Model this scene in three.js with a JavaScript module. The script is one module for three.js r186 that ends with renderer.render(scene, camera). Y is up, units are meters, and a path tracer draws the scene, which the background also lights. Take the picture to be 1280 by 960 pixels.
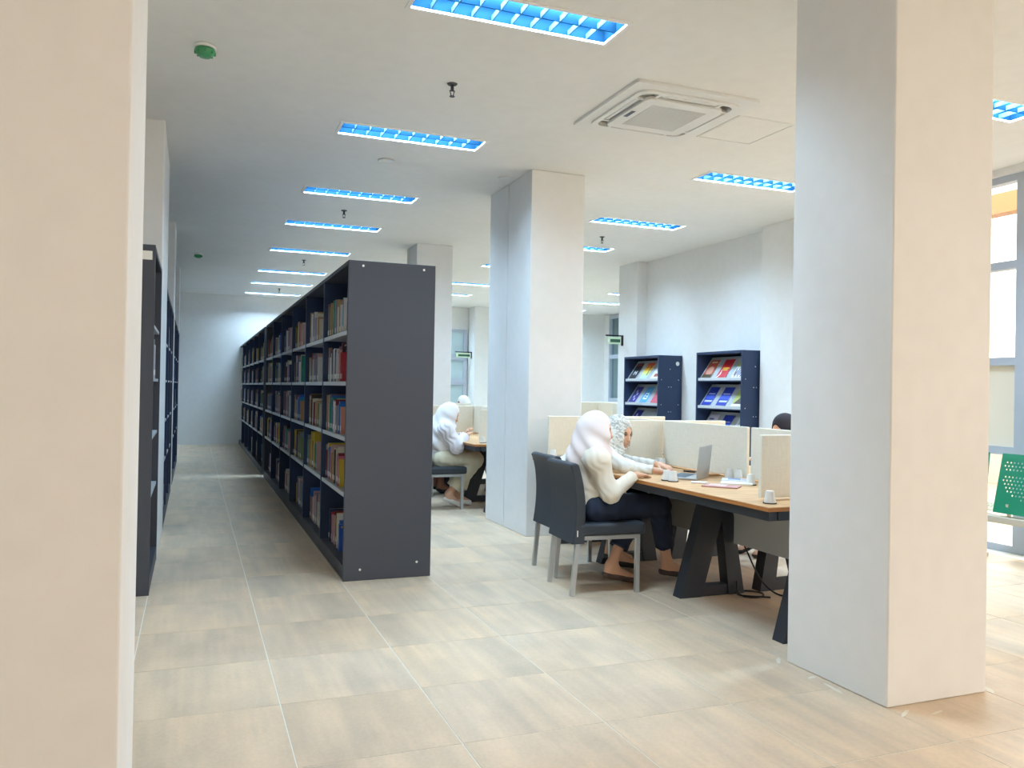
import * as THREE from 'three';
import { RoundedBoxGeometry } from 'three/addons/geometries/RoundedBoxGeometry.js';
import { mergeGeometries } from 'three/addons/utils/BufferGeometryUtils.js';
import { RectAreaLightUniformsLib } from 'three/addons/lights/RectAreaLightUniformsLib.js';

// ------------------------------------------------------------------ camera, sky, exposure
const scene = new THREE.Scene();
const F = 1020, EYE = 1.325;
const camera = new THREE.PerspectiveCamera(2 * Math.atan(480 / F) * 180 / Math.PI, 4 / 3, 0.05, 200);
camera.position.set(0, EYE, 0);
camera.rotation.set(0.00682, -0.3727, 0.01758, 'YXZ');
const SKY = [4.5, 4.2, 3.8];              // overcast, almost even sky
const LAMP = new THREE.Color(0.53, 0.77, 1.0), LAMP_POWER = 192;
{
  const w = 64, h = 32, d = new Float32Array(w * h * 4);
  for (let j = 0; j < h; j++) for (let i = 0; i < w; i++) {
    const el = (j + 0.5) / h * 180 - 90, k = (j * w + i) * 4;
    const g = el < 0 ? 0.5 : 1.0 - 0.12 * el / 90;
    d[k] = SKY[0] * g * (el < 0 ? 1 : 1 - 0.05 * el / 90); d[k + 1] = SKY[1] * g; d[k + 2] = SKY[2] * g * (el < 0 ? 0.92 : 1 + 0.10 * el / 90); d[k + 3] = 1;
  }
  const t = new THREE.DataTexture(d, w, h, THREE.RGBAFormat, THREE.FloatType);
  t.mapping = THREE.EquirectangularReflectionMapping; t.magFilter = THREE.LinearFilter; t.needsUpdate = true;
  scene.background = t;
}
const renderer = new THREE.WebGLRenderer({ antialias: true });
renderer.toneMapping = THREE.LinearToneMapping;
renderer.toneMappingExposure = 1.06;
renderer.shadowMap.enabled = true;
RectAreaLightUniformsLib.init();

// ------------------------------------------------------------------ helpers
let seed = 20240611;
const rnd = () => { seed = (seed * 1664525 + 1013904223) >>> 0; return seed / 4294967296; };
const rr = (a, b) => a + (b - a) * rnd();
const pick = (a) => a[Math.floor(rnd() * a.length) % a.length];
const used = new Map();
function numbered(n) { const k = used.get(n) ?? 0; used.set(n, k + 1); return k ? n + '_' + String(k).padStart(3, '0') : n; }
const V = (x, y, z) => new THREE.Vector3(x, y, z);
const add = (a, b, s = 1) => [a[0] + b[0] * s, a[1] + b[1] * s, a[2] + b[2] * s];
function shade(o) { o.castShadow = true; o.receiveShadow = true; return o; }
function part(name, geo, mat, parent, label) {
  const m = shade(new THREE.Mesh(geo, mat)); m.name = name; parent.add(m);
  if (label) m.userData.label = label;
  return m;
}
function thing(name, label, category, pos = [0, 0, 0], turn = 0, group) {
  const o = new THREE.Group(); o.name = numbered(name); scene.add(o);
  o.position.set(...pos); o.rotation.y = turn; o.userData = { label, category };
  if (group) o.userData.group = group;
  return o;
}
function solo(name, geo, mat, label, category, group, pos = [0, 0, 0], turn = 0) {
  const m = shade(new THREE.Mesh(geo, mat)); m.name = numbered(name); scene.add(m);
  m.position.set(...pos); m.rotation.y = turn; m.userData = { label, category };
  if (group) m.userData.group = group;
  return m;
}
function struct(name, geo, mat, label, category) {
  const m = geo ? shade(new THREE.Mesh(geo, mat)) : new THREE.Group();
  m.name = numbered(name); scene.add(m); m.userData = { kind: 'structure', label, category };
  return m;
}
function dup(o, pos, label, group) {
  const r = o.clone(); r.name = numbered(o.name.replace(/_\d{3}$/, '')); scene.add(r);
  r.userData = { ...o.userData };
  r.position.set(...pos); if (label) r.userData.label = label; if (group) r.userData.group = group;
  return r;
}
// box from min to max corner
function box(x0, x1, y0, y1, z0, z1) {
  const g = new THREE.BoxGeometry(Math.abs(x1 - x0), Math.abs(y1 - y0), Math.abs(z1 - z0));
  g.translate((x0 + x1) / 2, (y0 + y1) / 2, (z0 + z1) / 2); return g;
}
function rbox(x0, x1, y0, y1, z0, z1, r = 0.006, s = 2) {
  const g = new RoundedBoxGeometry(Math.abs(x1 - x0), Math.abs(y1 - y0), Math.abs(z1 - z0), s, r);
  g.translate((x0 + x1) / 2, (y0 + y1) / 2, (z0 + z1) / 2); return g;
}
const merge = (list) => mergeGeometries(list.map((g) => { const q = g.index ? g.toNonIndexed() : g; for (const k of Object.keys(q.attributes)) if (!['position', 'normal', 'uv'].includes(k)) q.deleteAttribute(k); return q; }));
// square bar between two points
function bar(a, b, w, d = w) {
  const A = V(...a), B = V(...b), L = A.distanceTo(B);
  const g = new THREE.BoxGeometry(w, L, d);
  g.applyQuaternion(new THREE.Quaternion().setFromUnitVectors(V(0, 1, 0), B.clone().sub(A).normalize()));
  g.translate((A.x + B.x) / 2, (A.y + B.y) / 2, (A.z + B.z) / 2); return g;
}
function cyl(r0, r1, h, seg, x, y, z) { const g = new THREE.CylinderGeometry(r0, r1, h, seg); g.translate(x, y, z); return g; }
function tube(pts, r, seg = 24, rad = 6) { return new THREE.TubeGeometry(new THREE.CatmullRomCurve3(pts.map((p) => V(...p))), seg, r, rad, false); }
// uv of a geometry in metres, by the face's main direction
function metricUV(g, s = 1, ox = 0, oy = 0) {
  const p = g.attributes.position, n = g.attributes.normal, uv = new Float32Array(p.count * 2);
  for (let i = 0; i < p.count; i++) {
    const ax = Math.abs(n.getX(i)), ay = Math.abs(n.getY(i)), az = Math.abs(n.getZ(i));
    let u, v;
    if (ay >= ax && ay >= az) { u = p.getX(i); v = p.getZ(i); } else if (ax >= az) { u = p.getZ(i); v = p.getY(i); } else { u = p.getX(i); v = p.getY(i); }
    uv[2 * i] = u * s + ox; uv[2 * i + 1] = v * s + oy;
  }
  g.setAttribute('uv', new THREE.BufferAttribute(uv, 2)); return g;
}
// value noise, tiling
function hash(x, y, s) { let h = Math.imul(x + 11, 374761393) ^ Math.imul(y + 37, 668265263) ^ Math.imul(s + 5, 974634777); h = Math.imul(h ^ (h >>> 15), 2246822519); h = Math.imul(h ^ (h >>> 13), 1274126177); return ((h ^ (h >>> 16)) >>> 0) / 4294967296; }
function vnoise(x, y, px, py, s) {
  const xi = Math.floor(x), yi = Math.floor(y), fx = x - xi, fy = y - yi, sx = fx * fx * (3 - 2 * fx), sy = fy * fy * (3 - 2 * fy);
  const m = (a, b) => ((a % b) + b) % b, q = (i, j) => hash(m(xi + i, px), m(yi + j, py), s);
  return (q(0, 0) * (1 - sx) + q(1, 0) * sx) * (1 - sy) + (q(0, 1) * (1 - sx) + q(1, 1) * sx) * sy;
}
function dataTex(n, fn, srgb = true) {
  const d = new Uint8Array(n * n * 4);
  for (let j = 0; j < n; j++) for (let i = 0; i < n; i++) {
    const c = fn(i / n, j / n), k = (j * n + i) * 4;
    for (let q = 0; q < 3; q++) d[k + q] = Math.max(0, Math.min(255, Math.round(c[q] * 255)));
    d[k + 3] = 255;
  }
  const t = new THREE.DataTexture(d, n, n, THREE.RGBAFormat); t.wrapS = t.wrapT = THREE.RepeatWrapping;
  t.magFilter = THREE.LinearFilter; t.minFilter = THREE.LinearMipmapLinearFilter; t.generateMipmaps = true;
  if (srgb) t.colorSpace = THREE.SRGBColorSpace; t.needsUpdate = true; return t;
}
function canvasTex(w, h, draw) {
  const c = document.createElement('canvas'); c.width = w; c.height = h; draw(c.getContext('2d'), w, h);
  const t = new THREE.CanvasTexture(c); t.colorSpace = THREE.SRGBColorSpace; return t;
}
const std = (color, roughness = 0.6, o = {}) => new THREE.MeshStandardMaterial({ color, roughness, ...o });
const phys = (color, roughness = 0.6, o = {}) => new THREE.MeshPhysicalMaterial({ color, roughness, ...o });

// ------------------------------------------------------------------ textures and materials
const floorTex = dataTex(1024, (u, v) => {
  const st = vnoise(u * 46, v * 5, 46, 5, 1) * 0.45 + vnoise(u * 110, v * 9, 110, 9, 2) * 0.3 + vnoise(u * 17, v * 3, 17, 3, 3) * 0.6;
  const cl = vnoise(u * 7, v * 6, 7, 6, 4), cr = vnoise(u * 23, v * 21, 23, 21, 5), f = vnoise(u * 300, v * 220, 300, 220, 6);
  const k = 0.85 + (st - 0.68) * 0.10 + (cl - 0.5) * 0.035 + (cr - 0.5) * 0.035 + (f - 0.5) * 0.03;
  const w = (cl - 0.5) * 0.022 + (st - 0.68) * 0.02;
  return [k * (1.025 + w), k * 0.918, k * (0.79 - w)];
});
const floorRough = dataTex(256, (u, v) => { const k = 0.66 + 0.08 * (vnoise(u * 40, v * 8, 40, 8, 9) - 0.5) + 0.05 * (vnoise(u * 90, v * 90, 90, 90, 10) - 0.5); return [k, k, k]; }, false);
const plasterBump = dataTex(512, (u, v) => { const k = 0.5 + 0.35 * (vnoise(u * 20, v * 20, 20, 20, 11) - 0.5) + 0.35 * (vnoise(u * 90, v * 90, 90, 90, 12) - 0.5) + 0.3 * (vnoise(u * 5, v * 9, 5, 9, 13) - 0.5); return [k, k, k]; }, false);
const plasterTint = dataTex(512, (u, v) => {
  const a = vnoise(u * 6, v * 8, 6, 8, 14), b = vnoise(u * 40, v * 36, 40, 36, 15), k = 0.957 + 0.012 * (a - 0.5) + 0.012 * (b - 0.5);
  return [k, k * 0.998, k * (0.993 + 0.008 * (a - 0.5))];
});
const woodTex = dataTex(512, (u, v) => {
  const g = vnoise(u * 6, v * 90, 6, 90, 21) * 0.6 + vnoise(u * 14, v * 220, 14, 220, 22) * 0.4, w = vnoise(u * 3, v * 12, 3, 12, 23);
  const k = 0.9 + (g - 0.5) * 0.22 + (w - 0.5) * 0.1; return [0.955 * k, 0.755 * k, 0.54 * k];
});
const clothBump = dataTex(256, (u, v) => { const k = 0.5 + 0.25 * Math.sin(u * 402) * Math.sin(v * 402) + 0.2 * (vnoise(u * 60, v * 60, 60, 60, 31) - 0.5); return [k, k, k]; }, false);
const linenTex = dataTex(256, (u, v) => { const k = 0.96 + 0.025 * (vnoise(u * 120, v * 12, 120, 12, 33) - 0.5) + 0.025 * (vnoise(u * 12, v * 120, 12, 120, 34) - 0.5); return [k, k * 0.985, k * 0.95]; });

const M = {
  wall: std(0xf6f5f3, 0.82, { map: plasterTint, bumpMap: plasterBump, bumpScale: 0.0008 }),
  ceiling: std(0xf8f6f2, 0.9, { map: plasterTint }),
  grout: std(0xf4f0e6, 0.8),
  shelfDark: std(0x41444d, 0.5, { metalness: 0.1 }),
  shelfNavy: std(0x293a5a, 0.5, { metalness: 0.1 }),
  shelfBoard: std(0xb9bcbf, 0.45, { metalness: 0.1 }),
  shelfLip: std(0xd3d6d8, 0.4),
  screw: std(0xe8e8e8, 0.3, { metalness: 0.7 }),
  white: std(0xf3f2ee, 0.5),
  plastic: std(0xe9e8e4, 0.4),
  black: std(0x14161a, 0.5),
  dark: std(0x30343b, 0.42),
  darkFace: std(0x4a4b4c, 0.5),
  greyMetal: std(0xa9a9a3, 0.5, { metalness: 0.2 }),
  wood: std(0xffffff, 0.42, { map: woodTex }),
  woodEdge: std(0xb9793e, 0.5),
  linen: std(0xf6f2e8, 0.85, { map: linenTex }),
  leather: phys(0x343a42, 0.5, { bumpMap: plasterBump, bumpScale: 0.0008, clearcoat: 0.05 }),
  chrome: std(0xbfc1c2, 0.35, { metalness: 0.75 }),
  frame: std(0xb9c0cc, 0.45, { metalness: 0.15 }),
  glass: phys(0xffffff, 0.0, { transmission: 1, thickness: 0, ior: 1.45, side: THREE.DoubleSide }),
  tealGlass: phys(0xb8d6dc, 0.05, { transmission: 0.75, thickness: 0, side: THREE.DoubleSide }),
  frost: phys(0xd8d2c2, 0.9, { transmission: 0.12, thickness: 0, side: THREE.DoubleSide }),
  doorGlass: phys(0xdcecee, 0.6, { transmission: 0.4, thickness: 0, side: THREE.DoubleSide }),
  skin: phys(0xdcab8c, 0.55, { sheen: 0.2 }),
  skinDark: phys(0x8a5a44, 0.55),
  paper: std(0xf2efe6, 0.8),
};

// ------------------------------------------------------------------ the setting
const H = 3.32;                                        // ceiling height
const XL = -0.85, XR = 6.55, XA = 10.1, ZB = -19.2, ZF = 4.2, ZA = -11.6;
// lamps: [x of centre, z of centre]
const rowZ = [-4.03, -6.33, -8.46, -10.24, -12.35, -14.72, -16.52, -18.42];
const lampSpots = [];
for (const z of rowZ) lampSpots.push([1.59, z]);
for (const z of rowZ) lampSpots.push([4.88, z]);
for (const z of [-12.9, -14.72, -16.45, -18.3]) lampSpots.push([8.45, z]);
const LW = 1.18, LD = 0.32;
{
  const s = new THREE.Shape();                         // ceiling outline with a hole for every recessed lamp; shape y is -z
  const o = [[XL - 0.2, ZF + 0.2], [XR + 0.2, ZF + 0.2], [XR + 0.2, ZA + 0.2], [XA + 1.6, ZA + 0.2], [XA + 1.6, ZB - 0.2], [XL - 0.2, ZB - 0.2]];
  o.forEach(([x, z], i) => i ? s.lineTo(x, -z) : s.moveTo(x, -z)); s.closePath();
  for (const [x, z] of lampSpots) {
    const h = new THREE.Path(), a = LW / 2 - 0.012, b = LD / 2 - 0.012;
    h.moveTo(x - a, -z - b); h.lineTo(x - a, -z + b); h.lineTo(x + a, -z + b); h.lineTo(x + a, -z - b); h.closePath(); s.holes.push(h);
  }
  { const h = new THREE.Path(), a = 0.40, x = 3.08, z = -5.02; h.moveTo(x - a, -z - a); h.lineTo(x - a, -z + a); h.lineTo(x + a, -z + a); h.lineTo(x + a, -z - a); h.closePath(); s.holes.push(h); }  // for the cassette unit
  const g = new THREE.ExtrudeGeometry(s, { depth: 0.14, bevelEnabled: false }); g.rotateX(-Math.PI / 2); g.translate(0, H, 0); metricUV(g, 0.4);
  struct('ceiling', g, M.ceiling, 'flat white plastered ceiling with recessed strip lights', 'ceiling');
  struct('roof_slab', merge([box(XL - 0.4, XR + 0.4, H + 0.2, H + 0.35, ZB - 0.3, ZF + 0.4), box(XR + 0.4, XA + 1.7, H + 0.2, H + 0.35, ZB - 0.3, ZA + 0.4)]), M.ceiling, 'concrete roof slab above the white ceiling', 'roof');
}
// floor: a grout bed, and tiles laid on it one by one where they can be told apart
const floor = struct('floor', null, null, 'beige travertine look tiled floor', 'floor');
{
  const bed = merge([box(XL - 0.2, XR + 0.2, -0.15, -0.0015, ZB - 0.2, ZF + 0.2), box(XR + 0.2, XA + 1.6, -0.15, -0.0015, ZB - 0.2, ZA + 0.2)]);
  part('grout_bed', bed, M.grout, floor);
  const P = 0.6, X0 = -0.237 - P, Z0 = -2.905, T = P - 0.005;
  const mats = [[1, 1, 1], [0.98, 0.975, 0.965], [1.0, 0.985, 0.96], [0.985, 0.99, 0.985], [0.97, 0.96, 0.945]].map((c) => {
    const m = std(0xffffff, 0.62, { map: floorTex, roughnessMap: floorRough }); m.color.setRGB(...c); return m;
  });
  const geos = Array.from({ length: 14 }, (_, i) => { const g = box(-T / 2, T / 2, -0.012, 0, -T / 2, T / 2); return metricUV(g, 0.42, rnd(), rnd()); });
  const far = [];
  for (let i = -1; i < 21; i++) for (let j = -13; j < 29; j++) {
    const x = X0 + P * (i + 0.5), z = Z0 - P * (j + 0.5);
    if (x < XL - 0.1 || z > ZF || z < ZB - 0.1 || (x > XR && z > ZA) || x > XA) continue;
    const near = z > -10.2 && z < -2.2 && x > -0.9 && x < 7.2 && x < 0.75 * -z + 2.6;
    if (near) { const t = part('tile', geos[Math.floor(rnd() * 14)], mats[Math.floor(rnd() * 5)], floor); t.position.set(x, 0, z); if (rnd() < 0.5) t.rotation.y = Math.PI; } else { const g = geos[Math.floor(rnd() * 14)].clone(); g.translate(x, 0, z); far.push(g); }
  }
  // smears of plaster left on the tiles round the cream column
  const smear = std(0xe9dfcd, 0.9);
  for (const [x, z, a, b, t] of [[2.74, -3.30, 0.05, 0.01, 0.9], [2.73, -3.05, 0.035, 0.012, 0.3], [2.72, -2.90, 0.07, 0.012, 1.4], [2.80, -2.58, 0.05, 0.01, 0.5], [2.93, -2.54, 0.045, 0.008, 0.2], [3.39, -2.66, 0.05, 0.014, 1.1]]) {
    const sh = new THREE.Shape(); for (let k = 0; k < 14; k++) { const q = k / 14 * Math.PI * 2, r = 0.7 + 0.5 * hash(k, Math.round(x * 100), 3); const px = Math.cos(q) * a * r, py = Math.sin(q) * b * r; k ? sh.lineTo(px, py) : sh.moveTo(px, py); } sh.closePath();
    const g = new THREE.ExtrudeGeometry(sh, { depth: 0.0008, bevelEnabled: false }); g.rotateX(-Math.PI / 2); g.rotateY(t); g.translate(x, 0, z); part('plaster_smear', g, smear, floor, 'whitish plaster smear');
  }
  const f = part('tile_field', merge(far), mats[1], floor); f.userData.kind = 'stuff';
}
// walls
struct('wall_back', metricUV(box(XL - 0.2, XA + 1.6, 0, H, ZB - 0.2, ZB), 0.4), M.wall, 'white end wall closing the aisle', 'wall');
struct('wall_left', metricUV(box(XL - 0.2, XL, 0, H, ZB, ZF), 0.4), M.wall, 'white side wall behind the single sided bookcases', 'wall');
struct('wall_right', metricUV(box(6.47, 6.75, 0, H, -10.95, -7.9), 0.4), M.wall, 'pale wall behind the two magazine racks', 'wall');
struct('wall_annex', merge([metricUV(box(6.75, XA + 1.6, 0, H, -11.75, -11.4), 0.4), metricUV(box(XA + 1.4, XA + 1.6, 0, H, ZB, -11.75), 0.4)]), M.wall, 'white wall of the side room beyond the racks', 'wall');
struct('wall_annex_side', merge([metricUV(box(XA, XA + 0.15, 0, H, ZB, -18.95), 0.4), metricUV(box(XA, XA + 0.15, 0, H, -17.8, -11.75), 0.4), metricUV(box(XA, XA + 0.15, 0, 1.05, -18.95, -17.8), 0.4)]), M.wall, 'white side wall with tall glazing beside the exit sign', 'wall');
struct('wall_front', merge([metricUV(box(XL, 0.6, 0, H, ZF, ZF + 0.2), 0.4), metricUV(box(6.4, 6.75, 0, H, ZF, ZF + 0.2), 0.4), metricUV(box(0.6, 6.4, 3.2, H, ZF, ZF + 0.2), 0.4)]), M.wall, 'white entrance wall with wide glazing', 'wall');
struct('wall_lintel', metricUV(box(6.5, 6.7, 3.26, H, -6.8, ZF), 0.4), M.wall, 'shallow white lintel over the tall windows', 'wall');
// columns
const colBox = (x0, x1, z0, z1) => metricUV(rbox(x0, x1, 0, H, z0, z1, 0.008, 2), 0.4, rnd(), rnd());
const columns = [
  [-0.80, -0.157, -2.86, -2.24, 'square white column close beside the first bookcase aisle'],
  [2.767, 3.352, -3.272, -2.645, 'square cream column standing in front of the bench desk end'],
  [2.818, 3.352, -7.372, -6.80, 'cream column behind the two black chairs'],
  [2.818, 3.352, -7.90, -7.388, 'rear half of the double column behind the two black chairs'],
  [2.84, 3.36, -11.5, -10.95, 'pale column rising behind the tall bookcase end panel'],
  [2.84, 3.36, -15.7, -15.1, 'distant pale column beyond the second bench desk'],
  [-0.80, -0.232, -8.02, -6.72, 'white column between two single sided bookcases'],
  [-0.80, -0.236, -11.55, -10.9, 'white column past the second single sided bookcase'],
  [-0.80, -0.24, -15.7, -15.1, 'white column past the third single sided bookcase'],
  [6.30, 6.75, -8.0, -6.8, 'pale wall column beside the magazine rack with red and orange covers'],
  [6.30, 6.75, -11.5, -10.92, 'pale wall column carrying the exit sign'],
  [6.32, 6.9, -19.19, -18.7, 'pale column in the far corner carrying an exit sign'],
];
for (const [x0, x1, z0, z1, l] of columns) struct('column', colBox(x0, x1, z0, z1), M.wall, l, 'column');
// tall windows along the sunny side: frame, transoms, panes
const windowParts = (w, L) => {                       // local: along +x by L, y up, depth in z about 0
  const f = 0.06, d = 0.05;
  part('frame', merge([box(0, f, 0, 3.26, -d, d), box(L - f, L, 0, 3.26, -d, d), box(f, L - f, 3.2, 3.26, -d, d), box(f, L - f, 0, 0.06, -d, d)]), M.frame, w, 'grey blue aluminium frame');
  for (const y of [0.87, 1.645, 2.48]) part('transom', box(f, L - f, y - 0.035, y + 0.035, -d, d), M.frame, w);
  const ys = [[0.06, 0.835, M.glass], [0.905, 1.61, M.frost], [1.68, 2.445, M.glass], [2.515, 3.2, M.glass]];
  for (const [a, b, m] of ys) { const g = new THREE.PlaneGeometry(L - 2 * f, b - a); g.translate(L / 2, (a + b) / 2, 0); part('pane', g, m, w, m === M.frost ? 'frosted beige pane' : undefined); }
};
let wn = 0;
const zs = [-6.8, -6.08, -4.88, -3.68, -2.48, -1.28, -0.08, 1.12, 2.32, 3.52, 4.2];
for (let i = 0; i + 1 < zs.length; i++) {
  const w = struct('window_' + (++wn), null, null, i === 1 ? 'tall framed window behind the green perforated seats' : 'tall framed window in the glazed side wall, bay ' + ['one', 'two', 'three', 'four', 'five', 'six', 'seven', 'eight', 'nine', 'ten'][i], 'window');
  w.position.set(6.6, 0, zs[i + 1]); w.rotation.y = Math.PI / 2; windowParts(w, zs[i + 1] - zs[i]);
}
for (let i = 0; i < 4; i++) {
  const w = struct('window_' + (++wn), null, null, 'tall framed window in the entrance wall, bay ' + ['one', 'two', 'three', 'four'][i], 'window');
  w.position.set(0.6 + i * 1.45, 0, ZF + 0.1); windowParts(w, 1.45);
}
{ // tall glazing of the side room and the glazed door in the end wall
  const w = struct('window_' + (++wn), null, null, 'tall glazed screen with pale blue frame beyond the exit sign', 'window');
  w.position.set(XA + 0.07, 0, -17.8); w.rotation.y = Math.PI / 2;
  part('frame', merge([box(0, 0.07, 1.05, 3.3, -0.06, 0.06), box(1.08, 1.15, 1.05, 3.3, -0.06, 0.06)]), M.frame, w);
  for (const y of [1.1, 2.22, 3.26]) part('transom', box(0.07, 1.08, y - 0.05, y + 0.05, -0.06, 0.06), M.frame, w);
  for (const [a, b] of [[1.15, 2.17], [2.27, 3.21]]) { const g = new THREE.PlaneGeometry(1.01, b - a); g.translate(0.575, (a + b) / 2, 0); part('pane', g, M.tealGlass, w); }
  const d = struct('door_1', null, null, 'white framed glazed door in the end wall', 'door');
  d.position.set(5.35, 0, ZB + 0.02);
  part('door_frame', merge([box(0, 0.06, 0, 2.78, -0.02, 0.05), box(0.84, 0.92, 0, 2.78, -0.02, 0.05), box(0.06, 0.84, 2.72, 2.78, -0.02, 0.05)]), M.frame, d);
  for (const y of [0.1, 1.5, 2.1]) part('rail', box(0.06, 0.84, y - 0.08, y + 0.08, -0.015, 0.04), M.frame, d);
  for (const [a, b] of [[0.18, 1.42], [1.58, 2.02], [2.18, 2.72]]) part('pane', box(0.06, 0.84, a, b, 0.0, 0.01), M.doorGlass, d);
  part('handle', merge([cyl(0.012, 0.012, 0.3, 10, 0.12, 1.1, 0.08), box(0.112, 0.128, 0.98, 1.0, 0.03, 0.08), box(0.112, 0.128, 1.2, 1.22, 0.03, 0.08)]), M.chrome, d);
}
// outside: paving and a timber eave
struct('ground_outside', metricUV(box(-30, 40, -0.4, -0.16, -40, 40), 0.4), std(0xb9b0a0, 0.9), 'pale paving outside the windows', 'ground');
solo('eave_beam', rbox(8.5, 8.68, 3.42, 3.66, -14, 8, 0.01), std(0xb98a5c, 0.6), 'tan timber fascia outside the tall windows', 'eave');
solo('boundary_wall', rbox(13.0, 13.2, -0.16, 1.75, -24, 6, 0.01), std(0xd8d2c0, 0.8), 'low pale boundary wall outside the windows', 'garden wall');

// ------------------------------------------------------------------ ceiling fittings
const blueFilm = phys(0xffffff, 0.35, { specularIntensity: 0, emissive: new THREE.Color(0.0, 0.10, 0.35), emissiveIntensity: 0.5 }); blueFilm.color.setRGB(0.005, 0.019, 0.038);
const finMat = phys(0xffffff, 0.35, { specularIntensity: 0, emissive: new THREE.Color(0.2, 0.5, 0.8), emissiveIntensity: 0.3 }); finMat.color.setRGB(0.045, 0.095, 0.14);
const lampGlow = std(0xffffff, 0.6, { emissive: new THREE.Color(0.45, 0.85, 1.0), emissiveIntensity: 1.3 });
function makeLamp(label) {
  const o = thing('strip_light', label, 'ceiling light', [0, H, 0], 0, 'recessed strip lights in the ceiling');
  const a = LW / 2, b = LD / 2, r = 0.022;
  part('rim', merge([box(-a, a, -0.008, 0.004, -b, -b + r), box(-a, a, -0.008, 0.004, b - r, b), box(-a, -a + r, -0.008, 0.004, -b + r, b - r), box(a - r, a, -0.008, 0.004, -b + r, b - r)]), M.white, o);
  part('housing', merge([box(-a + 0.014, a - 0.014, 0.1, 0.108, -b + 0.014, b - 0.014), box(-a + 0.014, a - 0.014, 0.002, 0.1, -b + 0.014, -b + 0.02), box(-a + 0.014, a - 0.014, 0.002, 0.1, b - 0.02, b - 0.014), box(-a + 0.014, -a + 0.02, 0.002, 0.1, -b + 0.02, b - 0.02), box(a - 0.02, a - 0.014, 0.002, 0.1, -b + 0.02, b - 0.02)]), blueFilm, o, 'blue tinted reflector');
  for (const z of [-0.07, 0.07]) { const g = new THREE.CylinderGeometry(0.011, 0.011, LW - 0.1, 10); g.rotateZ(Math.PI / 2); g.translate(0, 0.095 - 0.013, z); part('lamp_tube', g, lampGlow, o); }
  for (let i = 1; i < 10; i++) part('louver', box(-a + 0.02 + i * (LW - 0.04) / 10 - 0.003, -a + 0.02 + i * (LW - 0.04) / 10 + 0.003, 0.004, 0.034, -b + 0.02, b - 0.02), finMat, o);
  for (const z of [0]) part('spine_louver', box(-a + 0.02, a - 0.02, 0.004, 0.062, z - 0.004, z + 0.004), blueFilm, o);
  const l = new THREE.RectAreaLight(LAMP, LAMP_POWER, LW - 0.1, LD - 0.12); l.rotation.x = -Math.PI / 2; l.position.y = 0.088; l.name = 'strip_light_glow'; o.add(l);
  return o;
}
const nth = ['first', 'second', 'third', 'fourth', 'fifth', 'sixth', 'seventh', 'eighth', 'ninth', 'tenth', 'eleventh'];
{
  let proto;
  const orderL = rowZ.map((z, i) => i);
  lampSpots.forEach(([x, z], i) => {
    const k = i % rowZ.length, row = i < rowZ.length ? 0 : i < 2 * rowZ.length ? 1 : 2;
    const seq = rowZ.slice().sort((p, q) => q - p).indexOf(rowZ[k]);
    const label = row === 2 ? 'recessed strip light over the side room, ' + nth[i - 2 * rowZ.length] + ' from the exit sign'
      : 'recessed blue louvered strip light, ' + nth[seq] + ' from the entrance glazing ' + (row ? 'over the bench desks' : 'over the book aisle');
    if (!proto) { proto = makeLamp(label); proto.position.set(x, H, z); } else dup(proto, [x, H, z], label);
  });
}
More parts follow.
